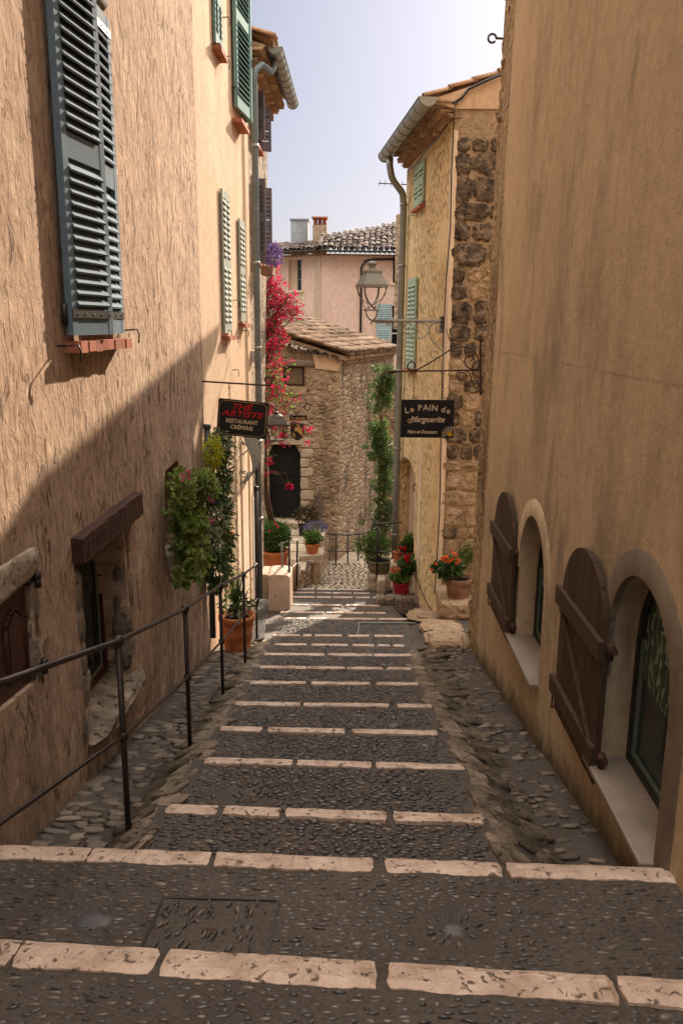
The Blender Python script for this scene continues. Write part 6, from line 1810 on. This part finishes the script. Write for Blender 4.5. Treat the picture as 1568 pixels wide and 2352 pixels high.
for (uu, v0, v1) in ((527,880,916),):
    a, b = ony(uu, v0, yS), ony(uu, v1, yS); n = 3
    for k in range(n):
        c = a.lerp(b, (k+.5)/n); hl = (a-b).length/n*.58
        ax = V((1,0,0)) if k % 2 == 0 else V((0,1,0))
        ch.tube([c+ax*.011*math.cos(x)+V((0,0,hl*math.sin(x))) for x in [2*math.pi*q_/12 for q_ in range(13)]], .0032, 5)
a = ctr+ex*(W*.36)+ey*(H/2); ch.tube([V((a.x, a.y, bar1.z)), a], .003, 5)
ch.build_each('chain', MT['rust'], t)

# right sign
yR = 9.75
tl, tr_, bl4, br4 = ony(920,918,yR), ony(1042,917,yR), ony(920,1005,yR), ony(1042,1007,yR)
ex = V((1,0,0)); ey = V((0,0,1)); ctr = (tl+tr_+bl4+br4)/4; W = (tr_-tl).length; H = (tl-bl4).length
t = thing('shop_sign', 'black bakery sign with cream script and a daisy hanging by two chains', 'sign', ctr)
mb = MB(); mb.prism([ctr+ex*a+ey*b for a, b in ((W/2,H/2),(-W/2,H/2),(-W/2,-H/2),(W/2,-H/2))], V((0,.018,0))); mb.build('board', MT['signblack'], t)
# arched top line, letter by letter
def arc_text(s, size, c, R0, mid, dadv):
    tot = sum(dadv.get(ch_, .62) for ch_ in s)*size; x = -tot/2
    for ch_ in s:
        adv = dadv.get(ch_, .62)*size
        if ch_ != ' ':
            a = (x+adv/2)/R0; e1 = ex*math.cos(a) - ey*math.sin(a); e2 = ex*math.sin(a) + ey*math.cos(a)
            text(t, ch_, size, MT['creampaint'], c + ex*R0*math.sin(a) + ey*(R0*math.cos(a)-R0) + fn*.004, e1, e2, 0, bold=.0015)
        x += adv
ADV = {'L':.60,'e':.62,' ':.30,'P':.68,'A':.68,'I':.32,'N':.78,'d':.64}
arc_text('Le PAIN de', .098, ctr+ey*(H*.225), .85, 0, ADV)
# joined script, drawn as strokes
text(t, 'Marguerite', .098, MT['creampaint'], ctr-ey*(H*.085)+fn*.004, ex, ey+ex*.0, .45, bold=.0018, width=W*.66)
text(t, 'Pains et Douceurs', .056, MT['creampaint'], ctr-ex*W*.09-ey*(H*.385)+fn*.004, ex, ey, .4, bold=.0012, width=W*.57)
mb = MB(); mb.tube([ctr-ex*W*.30+ey*(H*.0)+fn*.004, ctr-ex*W*.35-ey*(H*.02)+fn*.004, ctr-ex*W*.375-ey*(H*.07)+fn*.004, ctr-ex*W*.35-ey*(H*.115)+fn*.004, ctr-ex*W*.30-ey*(H*.10)+fn*.004, ctr-ex*W*.26-ey*(H*.06)+fn*.004], .004, 5); mb.build('lettering', MT['creampaint'], t)
dc = ctr+ex*(W*.435)-ey*(H*.40)+fn*.003
mb = MB()
for k in range(11):
    a = R(62+13.5*k); r0, r1 = .034, .088 if k % 2 else .098
    d_ = ex*math.cos(a)+ey*math.sin(a); s_ = -ex*math.sin(a)+ey*math.cos(a)
    lp = [dc+d_*lerp(r0, r1, f)+s_*w_ for f, w_ in ((0,.003),(.5,.009),(.85,.008),(1,0),(.85,-.008),(.5,-.009),(0,-.003),(0,.003))]
    lp = [p for p in lp if (p-ctr).dot(ex) < W/2-.004]
    if len(lp) > 3: mb.tube(lp, .0022, 4)
mb.build('daisy_petals', MT['creampaint'], t)
mb = MB(); mb.prism([dc+ex*.026*math.cos(x)+ey*.026*math.sin(x)+fn*.0005 for x in [2*math.pi*k/18 for k in range(18)]], fn*.003); mb.build('daisy_centre', MT['yellowp'], t)
ch = MB()
for uu in (950,1017):
    a, b = ony(uu, 858, yR), ony(uu, 915, yR); n = 7
    for k in range(n):
        c = a.lerp(b, (k+.5)/n); hl = (a-b).length/n*.62; ax = V((1,0,0)) if k % 2 == 0 else V((0,1,0))
        ch.tube([c+ax*.009*math.cos(x)+V((0,0,hl*math.sin(x))) for x in [2*math.pi*q_/12 for q_ in range(13)]], .0028, 5)
    ch.tube([b+V((.022*math.cos(x), 0, .020*math.sin(x)-.01)) for x in [math.pi*q_/8 for q_ in range(9)]], .004, 6)
    ch.tube([a+V((.022*math.cos(x), 0, .022*math.sin(x)+.015)) for x in [math.pi*q_/8 for q_ in range(16)]], .004, 6)
ch.build_each('chain', MT['rust'], t)
w0 = ony(1103,850,yR)
bt = thing('sign_bracket', 'dark scrolled iron bracket with an arrow tip carrying the bakery sign', 'bracket', w0)
def P2(u, v): return ony(u, v, yR)
mb = MB(); mb.tube([P2(1104,850), P2(912,853)], .0095, 8)
mb.tube([P2(912,853), P2(908,853)], .012, 8); mb.build('bar', MT['rust'], bt)
mb = MB(); a = P2(912,853); mb.rock(P2(901,854), (.058,0,0), (0,.010,0), (0,0,.022), 5, 0, sq=1.5); mb.build('arrow_tip', MT['rust'], bt)
mb = MB(); mb.obox(P2(1101,908), (.022,0,0), (0,.02,0), P2(1103,780)-P2(1103,908)); mb.obox(P2(1104,783), (.10,0,0), (0,.02,0), (0,0,.018)); mb.obox(P2(1104,905), (.10,0,0), (0,.02,0), (0,0,.018)); mb.build('wall_plate', MT['rust'], bt)
def smooth_path(pts_, n=6):
    P_ = [pts_[0]] + pts_ + [pts_[-1]]; out = []
    for i in range(1, len(P_)-2):
        p0, p1, p2, p3 = P_[i-1:i+3]
        for k in range(n):
            f = k/n; out.append(.5*((2*p1) + (p2-p0)*f + (2*p0-5*p1+4*p2-p3)*f*f + (3*p1-p0-3*p2+p3)*f**3))
    out.append(P_[-1]); return out
mb = MB()
mb.tube(smooth_path([P2(*q_) for q_ in ((950,845),(952,836),(944,831),(936,838),(937,847),(950,851),(975,840),(1005,822),(1035,803),(1060,796),(1085,804),(1098,825),(1099,842),(1094,848),(1085,848),(1073,843),(1067,830),(1072,818),(1082,816),(1087,824),(1080,829))]), .0085, 7)
mb.tube(smooth_path([P2(*q_) for q_ in ((1066,866),(1058,871),(1053,863),(1060,855),(1070,861),(1068,872),(1056,874),(1048,864),(1053,853),(1066,851),(1078,859),(1083,876),(1092,892),(1100,885),(1096,877),(1090,881))]), .0075, 7)
mb.build('scrolls', MT['rust'], bt)

# street lamp on its bracket
yL = 13.25
def PL(u, v): return ony(u, v, yL)
base = PL(1018,745)
t = thing('street_lamp', 'large grey lantern on a scrolled wall bracket above the bakery sign', 'lamp', base)
mb = MB(); mb.tube([PL(855,737), PL(1012,737)], .022, 8); mb.tube([PL(862,742), PL(905,741)], .010, 6); mb.build('arm', MT['greyiron'], t)
mb = MB(); p = PL(1012,727); mb.obox(p, (.06,0,0), (0,.2,0), (0,0,-.26)); mb.build('wall_plate', MT['iron'], t)
mb = MB()
mb.tube(smooth_path([PL(*q_) for q_ in ((884,742),(905,750),(930,765),(955,776),(975,773),(985,758),(978,745),(962,741),(955,750),(960,762),(950,756),(943,745),(934,742),(928,750),(935,756),(940,750))]), .010, 6)
mb.tube(smooth_path([PL(*q_) for q_ in ((1008,741),(992,745),(985,760),(990,778),(1003,793),(1015,806),(1018,820))]), .012, 6)
mb.tube(smooth_path([PL(*q_) for q_ in ((1010,818),(996,822),(988,815),(992,806),(1002,808),(1004,814))]), .009, 6)
mb.tube(smooth_path([PL(*q_) for q_ in ((1016,745),(1006,748),(1001,758),(1007,766),(1014,760),(1010,755))]), .008, 6)
mb.build('scrolls', MT['greyiron'], t)
lc = PL(853,700); sc_ = yL*1.0/FPX
def zq(v): return PL(853, v).z
def frust(mb, c, z0, r0, z1, r1, rot=.5, cap=True):
    vs = []
    for z, r in ((z0, r0), (z1, r1)):
        for k in range(4):
            a = rot + math.pi/4 + k*math.pi/2; vs.append(V((c.x+r*math.sqrt(2)*math.cos(a), c.y+r*math.sqrt(2)*math.sin(a), z)))
    fs = [(k, (k+1) % 4, 4+(k+1) % 4, 4+k) for k in range(4)]
    if cap: fs += [(3,2,1,0), (4,5,6,7)]
    mb.add(vs, fs)
ro = .32
mb = MB(); frust(mb, lc, zq(660), .20, zq(654), .205, ro); frust(mb, lc, zq(654), .195, zq(627), .115, ro); frust(mb, lc, zq(627), .125, zq(622), .125, ro)
mb.lathe((lc.x, lc.y, zq(622)), [(.11,0),(.10,.012),(.055,.035),(.045,.06),(.06,.085),(.085,.095),(.085,.12),(.06,.135),(.03,.145),(.001,.147)], 20)
hood = mb.build('hood', MT['greyiron'], t)
mb = MB()
cn = []
for k in range(4):
    a = ro + math.pi/4 + k*math.pi/2; cn.append(V((math.cos(a), math.sin(a), 0)))
for k in range(4):
    top = V((lc.x, lc.y, zq(662))) + cn[k]*.26; botm = V((lc.x, lc.y, zq(708))) + cn[k]*.115
    mb.tube([top, botm], .006, 5)
    mb.lathe(top+V((0,0,.0)), [(.001,-.01),(.012,-.005),(.014,.03),(.001,.055)], 8)
mb.build('frame_rods', MT['greyiron'], t)
mb = MB()
for k in (0, 2, 1, 3):
    o_ = cn[k]
    pth_ = [V((lc.x, lc.y, zq(v)))+o_*r for v, r in ((661,.25),(675,.235),(688,.17),(698,.06),(706,-.06),(712,-.14))]
    pth_ = smooth_path(pth_, 4); s_ = V((-o_.y, o_.x, 0))*.016
    vs = [];
    for p in pth_: vs += [p-s_, p+s_]
    for p in pth_: vs += [p-s_-o_*.006, p+s_-o_*.006]
    m = len(pth_)*2
    mb.add(vs, [(2*i, 2*i+1, 2*i+3, 2*i+2) for i in range(len(pth_)-1)] + [(m+2*i+1, m+2*i, m+2*i+2, m+2*i+3) for i in range(len(pth_)-1)], False)
mb.build('curved_straps', MT['greyiron'], t)
mb = MB(); frust(mb, lc, zq(714), .10, zq(711), .105, ro)
mb.tube(smooth_path([V((lc.x-.09, lc.y, zq(713))), V((lc.x-.075, lc.y, zq(724))), V((lc.x-.03, lc.y, zq(733))), V((lc.x+.03, lc.y, zq(737)))]), .014, 6)
mb.tube(smooth_path([V((lc.x+.09, lc.y, zq(713))), V((lc.x+.085, lc.y, zq(724))), V((lc.x+.05, lc.y, zq(733))), V((lc.x+.03, lc.y, zq(737)))]), .014, 6)
mb.lathe((lc.x, lc.y, zq(746)), [(.001,0),(.012,.01),(.016,.04),(.001,.06)], 8)
mb.build('base_cradle', MT['greyiron'], t)
mb = MB(); mb.tube(smooth_path([PL(1024,755), PL(1040,800), PL(1075,845)]), .006, 5); tag(mb.build('cable', MT['iron']), 'thin cable slanting from the street lamp plate across the dark quoins', 'cable')

# small wall lantern by the restaurant sign
yG = 15.2
def PG(u, v): return ony(u, v, yG)
t = thing('wall_lantern', 'small glazed iron lantern hanging right of the restaurant sign', 'lantern', PG(634,990))
lc = PG(634,985)
def zg_(v): return PG(634, v).z
mb = MB(); frust(mb, lc, zg_(976), .22, zg_(972), .225, .2); frust(mb, lc, zg_(972), .205, zg_(955), .12, .2); frust(mb, lc, zg_(955), .12, zg_(951), .05, .2); mb.lathe((lc.x, lc.y, zg_(951)), [(.05,0),(.05,.04),(.03,.045),(.001,.05)], 12)
mb.build('hood', m_simple('bronze_iron', (.07,.055,.04), .5, .4, .3, 14, .002, .3), t)
mb = MB()
for k in range(4):
    a = .2+math.pi/4+k*math.pi/2; o_ = V((math.cos(a), math.sin(a), 0)); mb.tube([V((lc.x, lc.y, zg_(976)))+o_*.28, V((lc.x, lc.y, zg_(1010)))+o_*.17], .010, 5)
frust(mb, lc, zg_(1012), .13, zg_(1009), .13, .2)
mb.build('frame', MT['iron'], t)
mb = MB(); mb.tube(smooth_path([PG(634,951), PG(632,938), PG(622,928), PG(605,925)]), .012, 6); mb.build('hanger', MT['iron'], t)
mb = MB(); mb.lathe((lc.x, lc.y, zg_(1009)), [(.001,0),(.02,0),(.025,.06),(.04,.10),(.03,.15),(.001,.17)], 10); mb.build('bulb', MT['white_p'], t)

# crest sign of the cottage: scroll arm, name board, shield
yC = 16.9
def PC(u, v): return ony(u, v, yC)
t = thing('hanging_sign', 'small black name board and shield with a golden rider hanging from iron scrolls', 'sign', PC(683,985))
mb = MB()
for pts_ in (((648,900),(640,906),(632,898),(640,890),(652,896),(664,900),(672,893)), ((625,928),(640,934),(655,934),(668,925),(682,910),(697,912),(703,925),(697,936),(688,932),(690,924)),
             ((648,925),(654,945),(668,952),(684,946),(700,932),(708,925),(713,933),(708,941),(700,940),(702,934)), ((664,921),(654,930),(656,942),(664,945),(668,938),(662,935)),
             ((600,905),(612,912),(608,922),(600,918),(603,912))):
    mb.tube(smooth_path([PC(*q_) for q_ in pts_]), .009, 6)
mb.tube([PC(595,935), PC(625,934)], .009, 6)
mb.build('scroll_arm', MT['rust'], t)
mb = MB(); a, b = PC(665,965), PC(705,954); mb.obox(a, V((b.x-a.x,0,0)), V((0,.02,0)), V((0,0,b.z-a.z))); mb.build('name_board', MT['signblack'], t)
text(t, 'ST. GEORGES', .052, MT['gold'], PC(685,963)+fn*.005, (1,0,0), (0,0,1), 0, bold=.001, sx=.95)
sh_ = [PC(u, v) for u, v in ((667,972),(699,972),(699,994),(696,1003),(690,1009),(683,1012),(676,1009),(670,1003),(667,994))]
mb = MB(); mb.prism(sh_, V((0,.02,0))); mb.build('shield', MT['signblack'], t)
mb = MB(); mb.tube([p+fn*.002 for p in sh_]+[sh_[0]+fn*.002], .005, 4)
for u in (670,697): mb.tube([PC(u,954), PC(u,972)], .004, 4)
for u in (668,704): mb.tube([PC(u,945), PC(u,954)], .004, 4)
mb.build('rim', MT['greyiron'], t)
horse = [(676,984),(678,981),(682,982),(683,979),(680,976),(681,974),(684,976),(686,974),(688,977),(688,982),(690,985),(693,988),(695,993),(696,1002),(693,1002),(692,996),(690,997),(686,998),(688,996),(685,993),(682,990),(679,989),(677,991),(676,988),(678,985)]
mb = MB(); mb.prism([PC(u, v)+fn*.003 for u, v in horse], fn*.004)
mb.prism([PC(u, v)+fn*.003 for u, v in ((670,996),(673,993),(675,996),(679,997),(677,1001),(679,1006),(676,1004),(673,1001),(675,998))], fn*.004)
mb.build('golden_rider', MT['gold'], t)

# lyre shaped window guard on the second house
yW = 12.35; t = thing('window_guard', 'bellied wrought iron window guard beside the door trims below the restaurant sign', 'grille', F2.P(yW-9.1, -3, .2))
s0, s1 = 2.6, 3.5
zt_, zbm = F2.at(590,1005,.25)[1], F2.at(585,1102,.2)[1]
mb = MB()
for k in range(9):
    s = lerp(s0, s1, k/8); hh = zt_-zbm
    mb.tube(smooth_path([F2.P(s, zt_+.25, .06), F2.P(s, zt_, .12), F2.P(s, lerp(zt_, zbm, .35), .20), F2.P(s, lerp(zt_, zbm, .7), .22), F2.P(s, lerp(zt_, zbm, .93), .12), F2.P(s, zbm, .01)]), .011, 5)
mb.build('bars', MT['greyiron'], t)
mb = MB(); mb.tube(smooth_path([F2.P(s0, lerp(zt_, zbm, f), .06+.10*math.sin(f*9)) for f in (0,.2,.4,.6,.8,1)]), .010, 5); mb.tube(spiral(F2.P(s0, lerp(zt_, zbm, .12), .02), .07, .02, 0, 1.2, F2.n, (0,0,1)), .011, 5); mb.tube(spiral(F2.P(s0, lerp(zt_, zbm, .75), .1), .07, .02, 2, 1.2, F2.n, (0,0,1)), .008, 5)
mb.build('scrolls', MT['greyiron'], t)
